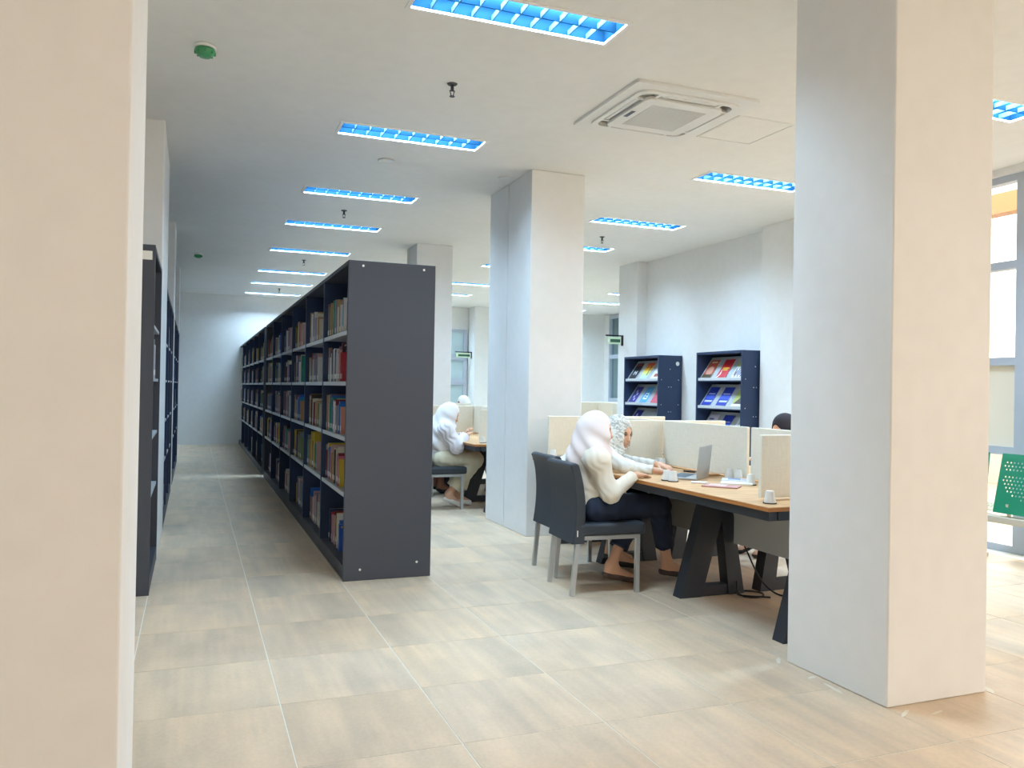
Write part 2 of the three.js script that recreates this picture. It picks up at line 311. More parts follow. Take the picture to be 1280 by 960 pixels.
{ // cassette air conditioner
  const cx = 3.08, cz = -5.02, a = 0.475;
  const o = thing('ceiling_air_conditioner', 'square white cassette air conditioner set in the ceiling', 'air conditioner', [cx, H, cz]);
  const rr2 = (w, d, r) => { const s = new THREE.Shape(); s.moveTo(-w + r, -d); s.lineTo(w - r, -d); s.quadraticCurveTo(w, -d, w, -d + r); s.lineTo(w, d - r); s.quadraticCurveTo(w, d, w - r, d); s.lineTo(-w + r, d); s.quadraticCurveTo(-w, d, -w, d - r); s.lineTo(-w, -d + r); s.quadraticCurveTo(-w, -d, -w + r, -d); return s; };
  const ext = (s, y0, y1, bev = 0) => { const g = new THREE.ExtrudeGeometry(s, { depth: y1 - y0 - 2 * bev, bevelEnabled: bev > 0, bevelSize: bev, bevelThickness: bev, bevelSegments: 2, curveSegments: 6 }); g.rotateX(-Math.PI / 2); g.translate(0, y0 + bev, 0); return g; };
  const ring = (w, d, r, w2, d2, r2) => { const s = rr2(w, d, r); s.holes.push(new THREE.Path(rr2(w2, d2, r2).getPoints(6))); return s; };
  part('panel', ext(ring(a, a, 0.02, 0.362, 0.362, 0.09), -0.022, 0, 0.003), M.plastic, o);
  part('casing', merge([box(-0.39, 0.39, 0.1, 0.11, -0.39, 0.39), box(-0.39, -0.38, 0.001, 0.1, -0.39, 0.39), box(0.38, 0.39, 0.001, 0.1, -0.39, 0.39), box(-0.38, 0.38, 0.001, 0.1, -0.39, -0.38), box(-0.38, 0.38, 0.001, 0.1, 0.38, 0.39)]), M.plastic, o);
  part('inner_panel', ext(ring(0.298, 0.298, 0.05, 0.218, 0.218, 0.01), -0.05, -0.022, 0.006), M.plastic, o);
  part('outer_ring', ext(ring(0.395, 0.395, 0.10, 0.362, 0.362, 0.09), -0.036, -0.022, 0.003), M.plastic, o);
  for (let k = 0; k < 4; k++) {
    const g = merge([rbox(-0.215, 0.215, -0.034, -0.024, 0.322, 0.350, 0.004)]); g.rotateY(k * Math.PI / 2); part('vane', g, M.plastic, o);
    const c = box(0.29, 0.37, -0.034, -0.016, 0.225, 0.25); c.rotateY(k * Math.PI / 2); part('corner_bridge', c, M.plastic, o);
    const c2 = box(0.29, 0.37, -0.034, -0.016, -0.25, -0.225); c2.rotateY(k * Math.PI / 2); part('corner_bridge', c2, M.plastic, o);
  }
  const bars = []; for (let i = 0; i <= 26; i++) { const t = -0.215 + i * 0.43 / 26; bars.push(box(t - 0.003, t + 0.003, -0.0500, -0.044, -0.218, 0.218), box(-0.218, 0.218, -0.0495, -0.0445, t - 0.003, t + 0.003)); }
  part('intake_grille', merge(bars), M.plastic, o, 'fine mesh intake grille');
  part('display_strip', rbox(-0.285, -0.255, -0.0525, -0.0495, -0.06, 0.06, 0.001), std(0x3a3f55, 0.3), o, 'dark indicator strip');
  const hatch = thing('ceiling_hatch', 'square white access hatch in the ceiling beside the cassette unit', 'access hatch', [3.86, H, -5.12]);
  part('hatch_frame', merge([box(-0.25, 0.25, -0.006, 0, -0.27, -0.255), box(-0.25, 0.25, -0.006, 0, 0.255, 0.27), box(-0.25, -0.235, -0.006, 0, -0.255, 0.255), box(0.235, 0.25, -0.006, 0, -0.255, 0.255)]), M.plastic, hatch);
  part('hatch_panel', box(-0.228, 0.228, -0.004, 0, -0.248, 0.248), M.ceiling, hatch);
}
{ // detectors, sprinklers, speaker
  const green = phys(0x3f9a63, 0.3, { clearcoat: 0.4 });
  const det = (x, z, label) => {
    const o = thing('smoke_detector', label, 'smoke detector', [x, H, z], 0);
    part('base', new THREE.LatheGeometry([[0, 0], [0.062, 0], [0.062, -0.012], [0.055, -0.02], [0, -0.02]].map(([r, y]) => new THREE.Vector2(r, y)), 24), M.white, o, 'white mounting ring');
    part('cap', new THREE.LatheGeometry([[0, -0.02], [0.056, -0.02], [0.058, -0.034], [0.05, -0.05], [0.036, -0.058], [0.034, -0.066], [0, -0.068]].map(([r, y]) => new THREE.Vector2(r, y)), 24), green, o, 'green plastic cap');
    for (let k = 0; k < 8; k++) { const g = box(-0.003, 0.003, -0.054, -0.03, 0.048, 0.06); g.rotateY(k * Math.PI / 4); part('rib', g, green, o); }
  };
  det(0.03, -5.14, 'green capped smoke detector above the nearer end of the book aisle');
  det(0.04, -13.37, 'green capped smoke detector above the farther end of the book aisle');
  det(6.2, -13.3, 'green capped smoke detector near the exit sign column');
  const sprinkler = (x, z, label) => {
    const o = thing('sprinkler_head', label, 'sprinkler', [x, H, z], 0, 'ceiling sprinkler heads');
    part('plate', cyl(0.035, 0.028, 0.008, 16, 0, -0.004, 0), M.darkFace, o);
    part('stem', cyl(0.011, 0.011, 0.04, 10, 0, -0.026, 0), M.dark, o);
    part('arm', merge([bar([-0.016, -0.045, 0], [-0.006, -0.08, 0], 0.005), bar([0.016, -0.045, 0], [0.006, -0.08, 0], 0.005), bar([-0.016, -0.046, 0], [0.016, -0.046, 0], 0.007)]), M.dark, o);
    part('deflector', cyl(0.018, 0.018, 0.003, 12, 0, -0.083, 0), M.dark, o);
  };
  sprinkler(1.545, -5.12, 'dark sprinkler head between the cassette unit and the green detector');
  sprinkler(1.557, -9.3, 'dark sprinkler head between the third and fourth aisle lights');
  sprinkler(1.60, -13.25, 'dark sprinkler head between the fifth and sixth aisle lights');
  sprinkler(1.62, -17.4, 'dark sprinkler head near the end wall of the aisle');
  sprinkler(4.89, -9.4, 'dark sprinkler head over the second bench desk');
  const disc = (x, z, l) => { const o = thing('ceiling_speaker', l, 'speaker', [x, H, z]); part('bezel', new THREE.LatheGeometry([[0.058, 0], [0.075, 0], [0.075, -0.008], [0.07, -0.013], [0.06, -0.011], [0.058, 0]].map(([r, y]) => new THREE.Vector2(r, y)), 28), M.plastic, o); part('cover', cyl(0.06, 0.06, 0.008, 28, 0, -0.005, 0), M.plastic, o); };
  disc(1.545, -7.08, 'round white ceiling disc past the second aisle light');
  disc(2.72, -7.2, 'round white ceiling disc at the top of the double column');
}

// ------------------------------------------------------------------ bookcases
const bayL = 1.118, caseZ = -5.575, lev = [0.10, 0.592, 0.975, 1.358, 1.71], top = 2.19;
const cellsNear = [], cellsFar = [];
function bookcase(z0, bays, label, store) {            // double sided, front face at x = 0.972
  const x0 = 0.972, x1 = 1.585, xm = (x0 + x1) / 2, zend = z0 - bays * bayL;
  const o = thing('bookcase', label, 'bookcase', [x0, 0, z0]);
  const L = (g) => { g.translate(-x0, 0, -z0); return g; };
  for (const [a, b] of [[z0, z0 - 0.03], [zend + 0.03, zend]]) {
    const p = part('end_panel', L(rbox(x0, x1, 0, top, b, a, 0.004)), M.shelfDark, o, 'charcoal end panel');
    const f = a === z0 ? a + 0.001 : b - 0.001;
    for (const [sx, sy] of [[x0 + 0.115, 0.075], [x1 - 0.1, 0.105], [x0 + 0.1, top - 0.035], [x1 - 0.085, top - 0.035]]) { const g = new THREE.CylinderGeometry(0.0075, 0.009, 0.004, 10); g.rotateX(Math.PI / 2); g.translate(sx, sy, f); part('screw', L(g), M.screw, p); }
  }
  part('back_panel', L(box(xm - 0.008, xm + 0.008, 0.02, top - 0.02, zend + 0.03, z0 - 0.03)), M.shelfNavy, o);
  part('top_board', L(rbox(x0, x1, top - 0.03, top, zend + 0.03, z0 - 0.03, 0.004)), M.shelfDark, o);
  part('plinth', L(rbox(x0 + 0.004, x1 - 0.004, 0, lev[0], zend + 0.03, z0 - 0.03, 0.004)), M.shelfDark, o);
  for (let k = 1; k < bays; k++) { const z = z0 - k * bayL; part('upright', L(rbox(x0 + 0.002, x1 - 0.002, lev[0], top - 0.03, z - 0.018, z + 0.018, 0.003)), M.shelfNavy, o); }
  for (let k = 0; k < bays; k++) for (let s = 0; s < 5; s++) {
    const za = z0 - k * bayL - 0.02, zb = z0 - (k + 1) * bayL + 0.02;
    if (s) {
      const b = part('shelf_board', L(box(x0 + 0.012, xm - 0.01, lev[s] - 0.022, lev[s], zb, za)), M.shelfBoard, o);
      part('label_strip', L(rbox(x0 + 0.006, x0 + 0.012, lev[s] - 0.026, lev[s] + 0.004, zb, za, 0.001)), M.shelfLip, b);
      part('shelf_board', L(box(xm + 0.01, x1 - 0.012, lev[s] - 0.022, lev[s], zb, za)), M.shelfBoard, o);
    }
    store.push({ bay: k, s, za, zb, x: x0 + 0.03 });
  }
  return o;
}
bookcase(caseZ, 6, 'long charcoal double sided bookcase with a plain end panel', cellsNear);
bookcase(-12.55, 6, 'second charcoal bookcase standing behind the first in line', cellsFar);
// single sided cases along the side wall
function sideCase(z0, z1, label) {
  const xa = -0.535, xb = -0.232, o = thing('side_bookcase', label, 'bookcase', [xa, 0, z0]);
  const L = (g) => { g.translate(-xa, 0, -z0); return g; }, n = Math.max(1, Math.round((z0 - z1) / 1.1)), w = (z0 - z1) / n;
  for (const z of [z0, z1 + 0.025]) part('end_panel', L(rbox(xa, xb, 0, top, z - 0.025, z, 0.003)), M.shelfDark, o);
  part('back_panel', L(box(xa, xa + 0.012, 0.02, top - 0.02, z1 + 0.025, z0 - 0.025)), M.shelfNavy, o);
  part('top_board', L(box(xa, xb - 0.002, top - 0.03, top, z1 + 0.025, z0 - 0.025)), M.shelfDark, o);
  part('plinth', L(box(xa, xb - 0.002, 0, lev[0], z1 + 0.025, z0 - 0.025)), M.shelfDark, o);
  for (let k = 1; k < n; k++) part('upright', L(box(xa, xb - 0.003, lev[0], top - 0.03, z0 - k * w - 0.015, z0 - k * w + 0.015)), M.shelfNavy, o);
  for (let s = 1; s < 5; s++) part('shelf_board', L(box(xa + 0.012, xb - 0.012, lev[s] - 0.02, lev[s], z1 + 0.025, z0 - 0.025)), M.shelfBoard, o);
  return o;
}
{
  const c = sideCase(-5.56, -6.7, 'charcoal single sided bookcase with a paper tag on its end');
  part('paper_tag', box(0.225, 0.285, 2.095, 2.15, 0.0, 0.002), M.paper, c, 'small white paper tag');
  sideCase(-8.05, -10.85, 'charcoal single sided bookcase between two white columns');
  sideCase(-11.6, -15.05, 'farthest charcoal single sided bookcase past the second white column');
}
// ------------------------------------------------------------------ books
const COL = {
  tan: 0xb9946c, cream: 0xd9d0bb, white: 0xe4e3df, 'pale pink': 0xcfa9a8, 'dark brown': 0x4a372f, navy: 0x2b3a63, blue: 0x2f6fc4, 'sky blue': 0x2f8fc9, teal: 0x2f8f7c, grey: 0x8d9096,
  maroon: 0x7c2b35, red: 0xb83238, yellow: 0xd7b73a, lilac: 0xa893bd, 'olive green': 0x7d8a5f, orange: 0xc9803d, pink: 0xd06c86, black: 0x24252b, salmon: 0xd99a86, mauve: 0x8a6678,
};
const coverMats = Object.fromEntries(Object.entries(COL).map(([k, c]) => [k, std(c, 0.5)]));
const usual = ['cream', 'white', 'cream', 'pale pink', 'tan', 'grey', 'tan', 'tan', 'cream', 'cream', 'white', 'white', 'pale pink', 'dark brown', 'navy', 'blue', 'grey', 'grey', 'maroon', 'lilac', 'olive green', 'mauve', 'mauve', 'teal', 'black', 'yellow', 'red'];
const labelMat = std(0xf1efe8, 0.7);
const tamCover = std(0xffffff, 0.5, { map: canvasTex(180, 256, (g, w, h) => {
  g.fillStyle = '#b0343c'; g.fillRect(0, 0, w, h); g.fillStyle = '#3a2a30'; g.fillRect(0, 0, w, 62);
  g.fillStyle = '#f2efe8'; g.font = 'bold 58px serif'; g.fillText('TAM', 14, 54);
  g.fillStyle = '#3f6fc4'; g.fillRect(36, 92, w - 36, 140);
  g.fillStyle = '#7d2430'; for (let i = 0; i < 6; i++) g.fillRect(96 + (i % 2) * 22, 140 + i * 14, 46, 7);
}) });
const blueCover = std(0xffffff, 0.5, { map: canvasTex(128, 192, (g, w, h) => { g.fillStyle = '#e9e6de'; g.fillRect(0, 0, w, h); g.fillStyle = '#2a78b8'; g.fillRect(16, 18, w - 16, h - 30); g.fillStyle = '#c9603c'; g.fillRect(76, 92, 40, 60); }) });
const kidCover = std(0xffffff, 0.5, { map: canvasTex(128, 192, (g, w, h) => { g.fillStyle = '#3060c0'; g.fillRect(0, 0, w, h); g.fillStyle = '#d8d4cc'; g.beginPath(); g.arc(84, 110, 44, 0, 7); g.fill(); g.fillStyle = '#7a2a52'; g.fillRect(56, 146, 44, 20); g.fillStyle = '#d8a24a'; g.fillRect(10, 14, 80, 12); }) });
const levelName = ['bottom', 'fourth', 'third', 'second', 'top'];
const bayName = ['end panel bay', 'second bay', 'third bay'];
const GAP = 0.0025;
const bookGeo = (t, h, d) => {                          // spine towards -x, thickness along z, local origin at the spine foot
  const c = 0.0022;
  return { cover: merge([box(0, c, 0, h, -t / 2, t / 2), box(0, d, 0, h, t / 2 - c, t / 2), box(0, d, 0, h, -t / 2, -t / 2 + c)]), pages: box(c, d - 0.004, 0.003, h - 0.004, -t / 2 + c, t / 2 - c), label: box(-0.0006, 0, 0.025, 0.062, -t / 2 + 0.001, t / 2 - 0.001) };
};
// what shows as the last, frontmost cover of some cells: bay,shelf -> list of colours from the near end
const lead = {
  '0,4': ['B', 'white', 'dark brown', 'tan', 'cream', 'tan'], '0,3': ['T', 'red', 'pale pink', 'pale pink', 'mauve', 'cream'], '0,2': ['salmon', 'blue', 'blue', 'grey', 'maroon', 'cream', 'white', 'white'],
  '0,1': ['yellow', 'pink', 'maroon', 'cream', 'cream', 'dark brown', 'cream', 'dark brown', 'cream', 'tan'], '0,0': ['K', 'blue', 'salmon', 'white', 'yellow', 'lilac', 'orange', 'dark brown'],
  '1,4': ['cream', 'tan', 'tan', 'cream', 'tan'], '1,3': ['white', 'white', 'mauve', 'mauve', 'pale pink', 'grey', 'mauve'], '1,2': ['cream', 'olive green', 'cream', 'tan', 'cream'], '1,1': ['pale pink', 'mauve', 'yellow', 'teal', 'teal', 'yellow', 'olive green'], '1,0': ['cream', 'grey', 'cream', 'white', 'cream', 'salmon'],
  '2,4': ['pale pink', 'white', 'cream', 'salmon'], '2,3': ['teal', 'teal', 'cream', 'cream', 'tan'], '2,2': ['tan', 'sky blue', 'sky blue', 'blue', 'blue'], '2,1': ['olive green', 'grey', 'olive green', 'olive green'], '2,0': ['olive green', 'sky blue', 'white', 'salmon'],
  '3,4': ['pale pink', 'lilac', 'mauve'], '3,3': ['navy', 'white', 'lilac'], '3,2': ['white', 'lilac', 'grey'], '3,1': ['pale pink', 'grey', 'teal'], '3,0': ['orange', 'red', 'white'],
  '4,4': ['blue', 'blue', 'blue', 'lilac', 'maroon'], '4,3': ['tan', 'sky blue', 'sky blue', 'blue'], '4,2': ['pale pink', 'navy', 'lilac'], '4,1': ['lilac', 'lilac', 'yellow', 'cream'], '4,0': ['tan', 'cream', 'tan'],
  '5,4': ['salmon', 'mauve', 'orange'], '5,3': ['cream', 'yellow'], '5,2': ['blue', 'lilac', 'white'], '5,1': ['lilac', 'yellow'], '5,0': ['white', 'red'],
};
const heap = [], heapCol = [];
function heapBook(x, y, z, t, h, d, color, dirx = 1) {
  const g = bookGeo(t, h, d), c = new THREE.Color(COL[color]), pg = new THREE.Color(0xe6dfcc), lb = new THREE.Color(0xf1efe8);
  for (const [q, k] of [[g.cover, c], [g.pages, pg], [g.label, lb]]) {
    const u = q.index ? q.toNonIndexed() : q; if (dirx < 0) u.rotateY(Math.PI); u.translate(x, y, z);
    u.deleteAttribute('uv'); const n = u.attributes.position.count, a = new Float32Array(n * 3);
    for (let i = 0; i < n; i++) { a[3 * i] = k.r; a[3 * i + 1] = k.g; a[3 * i + 2] = k.b; }
    u.setAttribute('color', new THREE.BufferAttribute(a, 3)); heap.push(u);
  }
}
const labelCount = new Map();
let nBooks = 0;
function fillCell(c, single, key) {
  const list = lead[key] ? lead[key].slice() : [pick(usual), pick(usual)];
  const fill = single || lead[key] ? rr(0.48, 0.60) : rr(0.4, 0.65), len = (c.za - c.zb) * fill, hmax = (c.s === 4 ? top - 0.03 : lev[c.s + 1] - 0.022) - lev[c.s] - 0.03;
  let z = c.zb + 0.004, row = [];
  const base = rr(0.21, 0.25);
  while (z < c.zb + len) {
    const t = single ? rr(0.018, 0.046) : rr(0.022, 0.055);
    const h = Math.min(hmax, base + rr(-0.035, 0.05)), d = Math.min(0.235, h * rr(0.66, 0.74));
    row.push({ z: z + t / 2, t, h, d }); z += t + GAP;
  }
  row.reverse().forEach((b, i) => {                    // near end first
    b.c = list[i] ?? pick(usual);
    let sp = null;
    if (b.c === 'T') { sp = tamCover; b.c = 'red'; b.h = 0.29; b.d = 0.2; } else if (b.c === 'B') { sp = blueCover; b.c = 'sky blue'; b.h = 0.27; b.d = 0.19; } else if (b.c === 'K') { sp = kidCover; b.c = 'blue'; b.h = 0.2; b.d = 0.17; }
    if (c.bay < 2 && i < 3 && !sp && key !== '1,1') b.h = Math.min(b.h, 0.2 + 0.02 * i); if (key === '1,1' && i > 2 && b.c === 'yellow') b.h = 0.32;
    b.h = Math.min(b.h, hmax + 0.02);
    const off = rr(0, 0.02) + (c.s === 0 ? 0.03 : 0);
    if (!single) { heapBook(c.x + off, lev[c.s], b.z, b.t, b.h, b.d, b.c); return; }
    const g = bookGeo(b.t, b.h, b.d);
    let l = (b.h > 0.265 ? 'tall ' : b.h < 0.21 ? 'short ' : '') + (b.t > 0.039 ? 'thick ' : b.t < 0.024 ? 'thin ' : '') + b.c + (sp === tamCover ? ' book, lettered cover,' : ' book') + ' on the ' + levelName[c.s] + ' shelf, ' + bayName[c.bay];
    if (labelCount.has(l) && row[i - 1]) l = l.replace(' book', ' book beside ' + (/^[aeiou]/.test(row[i - 1].c) ? 'an ' : 'a ') + row[i - 1].c + ' one');
    labelCount.set(l, 1);
    const o = thing('book', l, 'book', [c.x + off, lev[c.s], b.z], 0, 'books on the ' + levelName[c.s] + ' shelf, ' + bayName[c.bay]);
    part('cover', g.cover, coverMats[b.c], o); part('pages', g.pages, M.paper, o);
    if (rnd() < 0.85) part('spine_label', g.label, labelMat, o, 'white paper spine label');
    if (sp) { const q = new THREE.PlaneGeometry(b.d - 0.002, b.h - 0.002); q.translate(b.d / 2, b.h / 2, b.t / 2 + 0.0006); part('printed_cover', q, sp, o, 'printed front cover'); }
    nBooks++;
  });
}
for (const c of cellsNear) fillCell(c, c.bay < 3, c.bay + ',' + c.s);
for (const c of cellsFar) fillCell(c, false, 'x');
for (const c of [...cellsNear, ...cellsFar]) {             // the other side of the two long cases
  let z = c.za - 0.01; const n = c.za - (c.za - c.zb) * rr(0.45, 0.8), hm = (c.s === 4 ? top - 0.03 : lev[c.s + 1] - 0.022) - lev[c.s] - 0.03;
  while (z > n) { const t = rr(0.024, 0.055), h = Math.min(hm, rr(0.19, 0.28)); heapBook(1.585 - 0.03, lev[c.s], z - t / 2, t, h, h * 0.7, pick(usual), -1); z -= t + GAP; }
}
for (const [z, s, n] of [[-5.75, 0, 3], [-6.1, 3, 6], [-8.3, 2, 5], [-8.6, 0, 7], [-9.4, 4, 8], [-12.2, 1, 9], [-12.4, 3, 9], [-13.8, 2, 9]]) {
  let q = z; for (let i = 0; i < n; i++) { const t = rr(0.03, 0.06); heapBook(-0.252, lev[s] + 0.0, q, t, rr(0.2, 0.27), 0.17, i ? pick(usual) : 'white', -1); q -= t + GAP; }
}
{ const m = shade(new THREE.Mesh(mergeGeometries(heap), std(0xffffff, 0.55, { vertexColors: true }))); m.name = 'shelved_books'; scene.add(m); m.userData = { kind: 'stuff', label: 'rows of small shelved books in the farther bays', category: 'books' }; }

// ------------------------------------------------------------------ bench desks
const DESK = 0.742;
function benchDesk(x0, z0, z1, bounds, withDiv, label, detail) {  // front edge at x0, spine at x0 + 0.73, near end z0, far end z1
  const xs = x0 + 0.73, x1 = x0 + 1.46, o = thing('bench_desk', label, 'desk', [xs, 0, (z0 + z1) / 2]);
  const cz = (z0 + z1) / 2, L = (g) => { g.translate(-xs, 0, -cz); return g; };
  for (const [a, b] of [[x0, xs - 0.02], [xs + 0.02, x1]]) {
    const t = part('table_top', L(metricUV(rbox(a, b, DESK - 0.006, DESK, z1, z0, 0.002), 0.8)), M.wood, o, 'light wood top');
    part('top_edge', L(rbox(a + 0.002, b - 0.002, DESK - 0.026, DESK - 0.006, z1 + 0.002, z0 - 0.002, 0.003)), M.woodEdge, t, 'orange brown edge');
    const s = a < xs - 0.3 ? 1 : -1, e = a < xs - 0.3 ? a : b;
    part('frame_rail', L(merge([box(e + s * 0.02, e + s * 0.07, DESK - 0.076, DESK - 0.026, z1 + 0.02, z0 - 0.02), box(a + 0.08, b - 0.02, DESK - 0.076, DESK - 0.026, z0 - 0.07, z0 - 0.02), box(a + 0.08, b - 0.02, DESK - 0.076, DESK - 0.026, z1 + 0.02, z1 + 0.07)])), M.dark, o);
  }
  const legZ = [z0 - 0.12, ...bounds, z1 + 0.12];
  for (const z of legZ) for (const s of [1, -1]) {      // closed A frame under each half
    const X = (d) => s > 0 ? x0 + d : x1 - d, w = 0.045;
    const foot = (d0, d1, t0, t1) => { const sh = new THREE.Shape(); sh.moveTo(X(d0), 0); sh.lineTo(X(d1), 0); sh.lineTo(X(t1), DESK - 0.076); sh.lineTo(X(t0), DESK - 0.076); sh.closePath(); const g = new THREE.ExtrudeGeometry(sh, { depth: w * 2, bevelEnabled: false }); g.translate(0, 0, z - w); return L(g); };
    const g0 = foot(0.17, 0.33, 0.36, 0.53), g1 = foot(0.545, 0.665, 0.46, 0.545);
    part('leg', g0, M.dark, o); part('leg', g1, M.dark, o);
    part('foot_bar', L(box(Math.min(X(0.30), X(0.56)), Math.max(X(0.30), X(0.56)), 0.0, 0.07, z - w * 0.8, z + w * 0.8)), M.dark, o);
  }
  // modesty panels
  const seg = [z0 - 0.2, ...bounds, z1 + 0.2];
  for (let i = 0; i + 1 < seg.length; i++) for (const x of [xs - 0.16, xs + 0.16]) part('modesty_panel', L(rbox(x - 0.008, x + 0.008, 0.34, DESK - 0.03, seg[i + 1] + 0.06, seg[i] - 0.06, 0.003)), M.greyMetal, o, 'grey metal modesty panel');
  const scr = (x0_, x1_, za, zb) => { const g = rbox(x0_, x1_, DESK + 0.012, 1.1, za, zb, 0.006); return L(metricUV(g, 3)); };
  for (let i = 0; i + 1 < seg.length; i++) part('spine_screen', scr(xs - 0.014, xs + 0.014, seg[i + 1] + 0.022, seg[i] - 0.022), M.linen, o, 'cream fabric spine screen');
  const divs = withDiv;
  for (const [z, sides] of divs) for (const s of sides) {
    const a = s > 0 ? x0 + 0.14 : xs + 0.02, b = s > 0 ? xs - 0.02 : x1 - 0.14;
    part('side_screen', scr(a, b, z - 0.014, z + 0.014), M.linen, o, 'cream fabric dividing screen');
  }
  const cone = (x, z) => { const g = new THREE.CylinderGeometry(0.021, 0.031, 0.062, 12); g.translate(x, DESK + 0.037, z); const b = cyl(0.036, 0.036, 0.006, 14, x, DESK + 0.003, z); const c = part('screen_clamp', L(g), M.plastic, o, 'white tapered clamp'); part('clamp_base', L(b), M.black, c); };
  for (const [x, z] of detail.clamps || []) cone(x, z);
  for (const c of detail.cables || []) part('cable', L(tube(c, 0.006, 40, 6)), M.black, o, 'black power cable');
  return o;
}
benchDesk(2.77, -3.43, -6.57, [-4.53, -5.62], [[-3.68, [1, -1]], [-5.63, [1, -1]], [-6.55, [1, -1]]], 'long wooden bench desk with cream screens, shared by two women at a laptop', {
  clamps: [[2.93, -4.655], [2.935, -4.585], [2.875, -3.55], [3.43, -4.66], [3.44, -4.575], [3.42, -5.56], [3.42, -5.5], [2.93, -6.48], [3.33, -4.3]],
  cables: [[[3.47, 0.66, -4.62], [3.45, 0.5, -4.60], [3.42, 0.3, -4.62], [3.38, 0.1, -4.5], [3.35, 0.012, -4.42], [3.45, 0.012, -4.33], [3.52, 0.012, -4.42], [3.42, 0.014, -4.5], [3.34, 0.012, -4.42], [3.5, 0.012, -4.30]],
    [[3.5, 0.3, -4.58], [3.55, 0.08, -4.45], [3.6, 0.012, -4.35], [3.68, 0.012, -4.28], [3.85, 0.012, -4.25]],
    [[3.05, 0.1, -4.7], [3.15, 0.06, -4.66], [3.25, 0.02, -4.6], [3.33, 0.012, -4.5]]],
});
benchDesk(2.77, -8.14, -10.9, [-9.1, -10.0], [[-8.40, [1, -1]], [-9.36, [-1]], [-10.3, [1, -1]]], 'wooden bench desk beyond the double column, used by a woman in white', {
  clamps: [[2.93, -8.33], [3.40, -8.45], [3.40, -9.4]], cables: [[[3.25, 0.6, -8.3], [3.15, 0.35, -8.4], [3.2, 0.15, -8.3], [3.3, 0.012, -8.5]]],
});
benchDesk(2.77, -12.0, -14.8, [-12.95, -13.9], [[-12.2, [1, -1]], [-13.9, [1, -1]]], 'farther wooden bench desk with cream screens past the third column', {});
benchDesk(6.95, -12.9, -15.6, [-13.9, -14.8], [[-13.1, [1, -1]], [-14.8, [1, -1]]], 'wooden bench desk with pale screens below the exit sign', {});

// ------------------------------------------------------------------ chairs: facing +x, origin on the floor
function makeChair(label) {
  const o = thing('padded_chair', label, 'chair', [0, 0, 0], 0, 'black padded chairs with silver legs');
  part('seat', rbox(-0.19, 0.285, 0.388, 0.466, -0.232, 0.232, 0.022, 4), M.leather, o, 'black padded seat');
  const s = new THREE.Shape();                          // side profile of the back pad
  s.moveTo(-0.222, 0.345); s.bezierCurveTo(-0.198, 0.48, -0.196, 0.6, -0.212, 0.72); s.bezierCurveTo(-0.222, 0.78, -0.235, 0.82, -0.245, 0.838);
  s.bezierCurveTo(-0.24, 0.852, -0.215, 0.852, -0.205, 0.84); s.bezierCurveTo(-0.185, 0.79, -0.165, 0.7, -0.155, 0.6); s.bezierCurveTo(-0.155, 0.5, -0.155, 0.42, -0.16, 0.345); s.closePath();
  const g = new THREE.ExtrudeGeometry(s, { depth: 0.43, bevelEnabled: true, bevelSize: 0.01, bevelThickness: 0.012, bevelSegments: 3, curveSegments: 10 }); g.translate(0, 0, -0.215);
  const b = part('backrest', g, M.leather, o, 'black padded backrest');
  part('tag', box(-0.205, -0.198, 0.385, 0.425, 0.2275, 0.2285), M.white, b, 'small white tag');
  for (const z of [-0.205, 0.205]) {
    part('leg', bar([0.235, 0, z], [0.235, 0.385, z], 0.028), M.chrome, o, 'square silver leg');
    part('leg', bar([-0.225, 0, z], [-0.19, 0.385, z], 0.028), M.chrome, o, 'square silver leg');
    part('side_rail', bar([-0.19, 0.372, z], [0.235, 0.372, z], 0.026), M.chrome, o);
  }
  part('front_rail', merge([bar([0.235, 0.372, -0.19], [0.235, 0.372, 0.19], 0.024), bar([-0.18, 0.372, -0.19], [-0.18, 0.372, 0.19], 0.024)]), M.chrome, o);
  return o;
}
const chair = makeChair('black padded chair holding the woman with crossed ankles');
chair.position.set(2.535, 0, -4.945); chair.rotation.y = -0.06;
const chairAt = (x, z, turn, l) => { const c = dup(chair, [x, 0, z], l); c.rotation.y = turn; return c; };
chairAt(2.645, -5.475, -0.03, 'black padded chair under the woman with the patterned headscarf');
chairAt(2.545, -8.77, 0.0, 'black padded chair holding the woman in white trainers');
chairAt(2.50, -9.85, 0.05, 'black padded chair of the person behind the woman in white');
chairAt(4.90, -5.5, Math.PI, 'black padded chair across the desk screens from the laptop');
chairAt(4.72, -13.6, Math.PI, 'black padded chair of the person in the white cap');

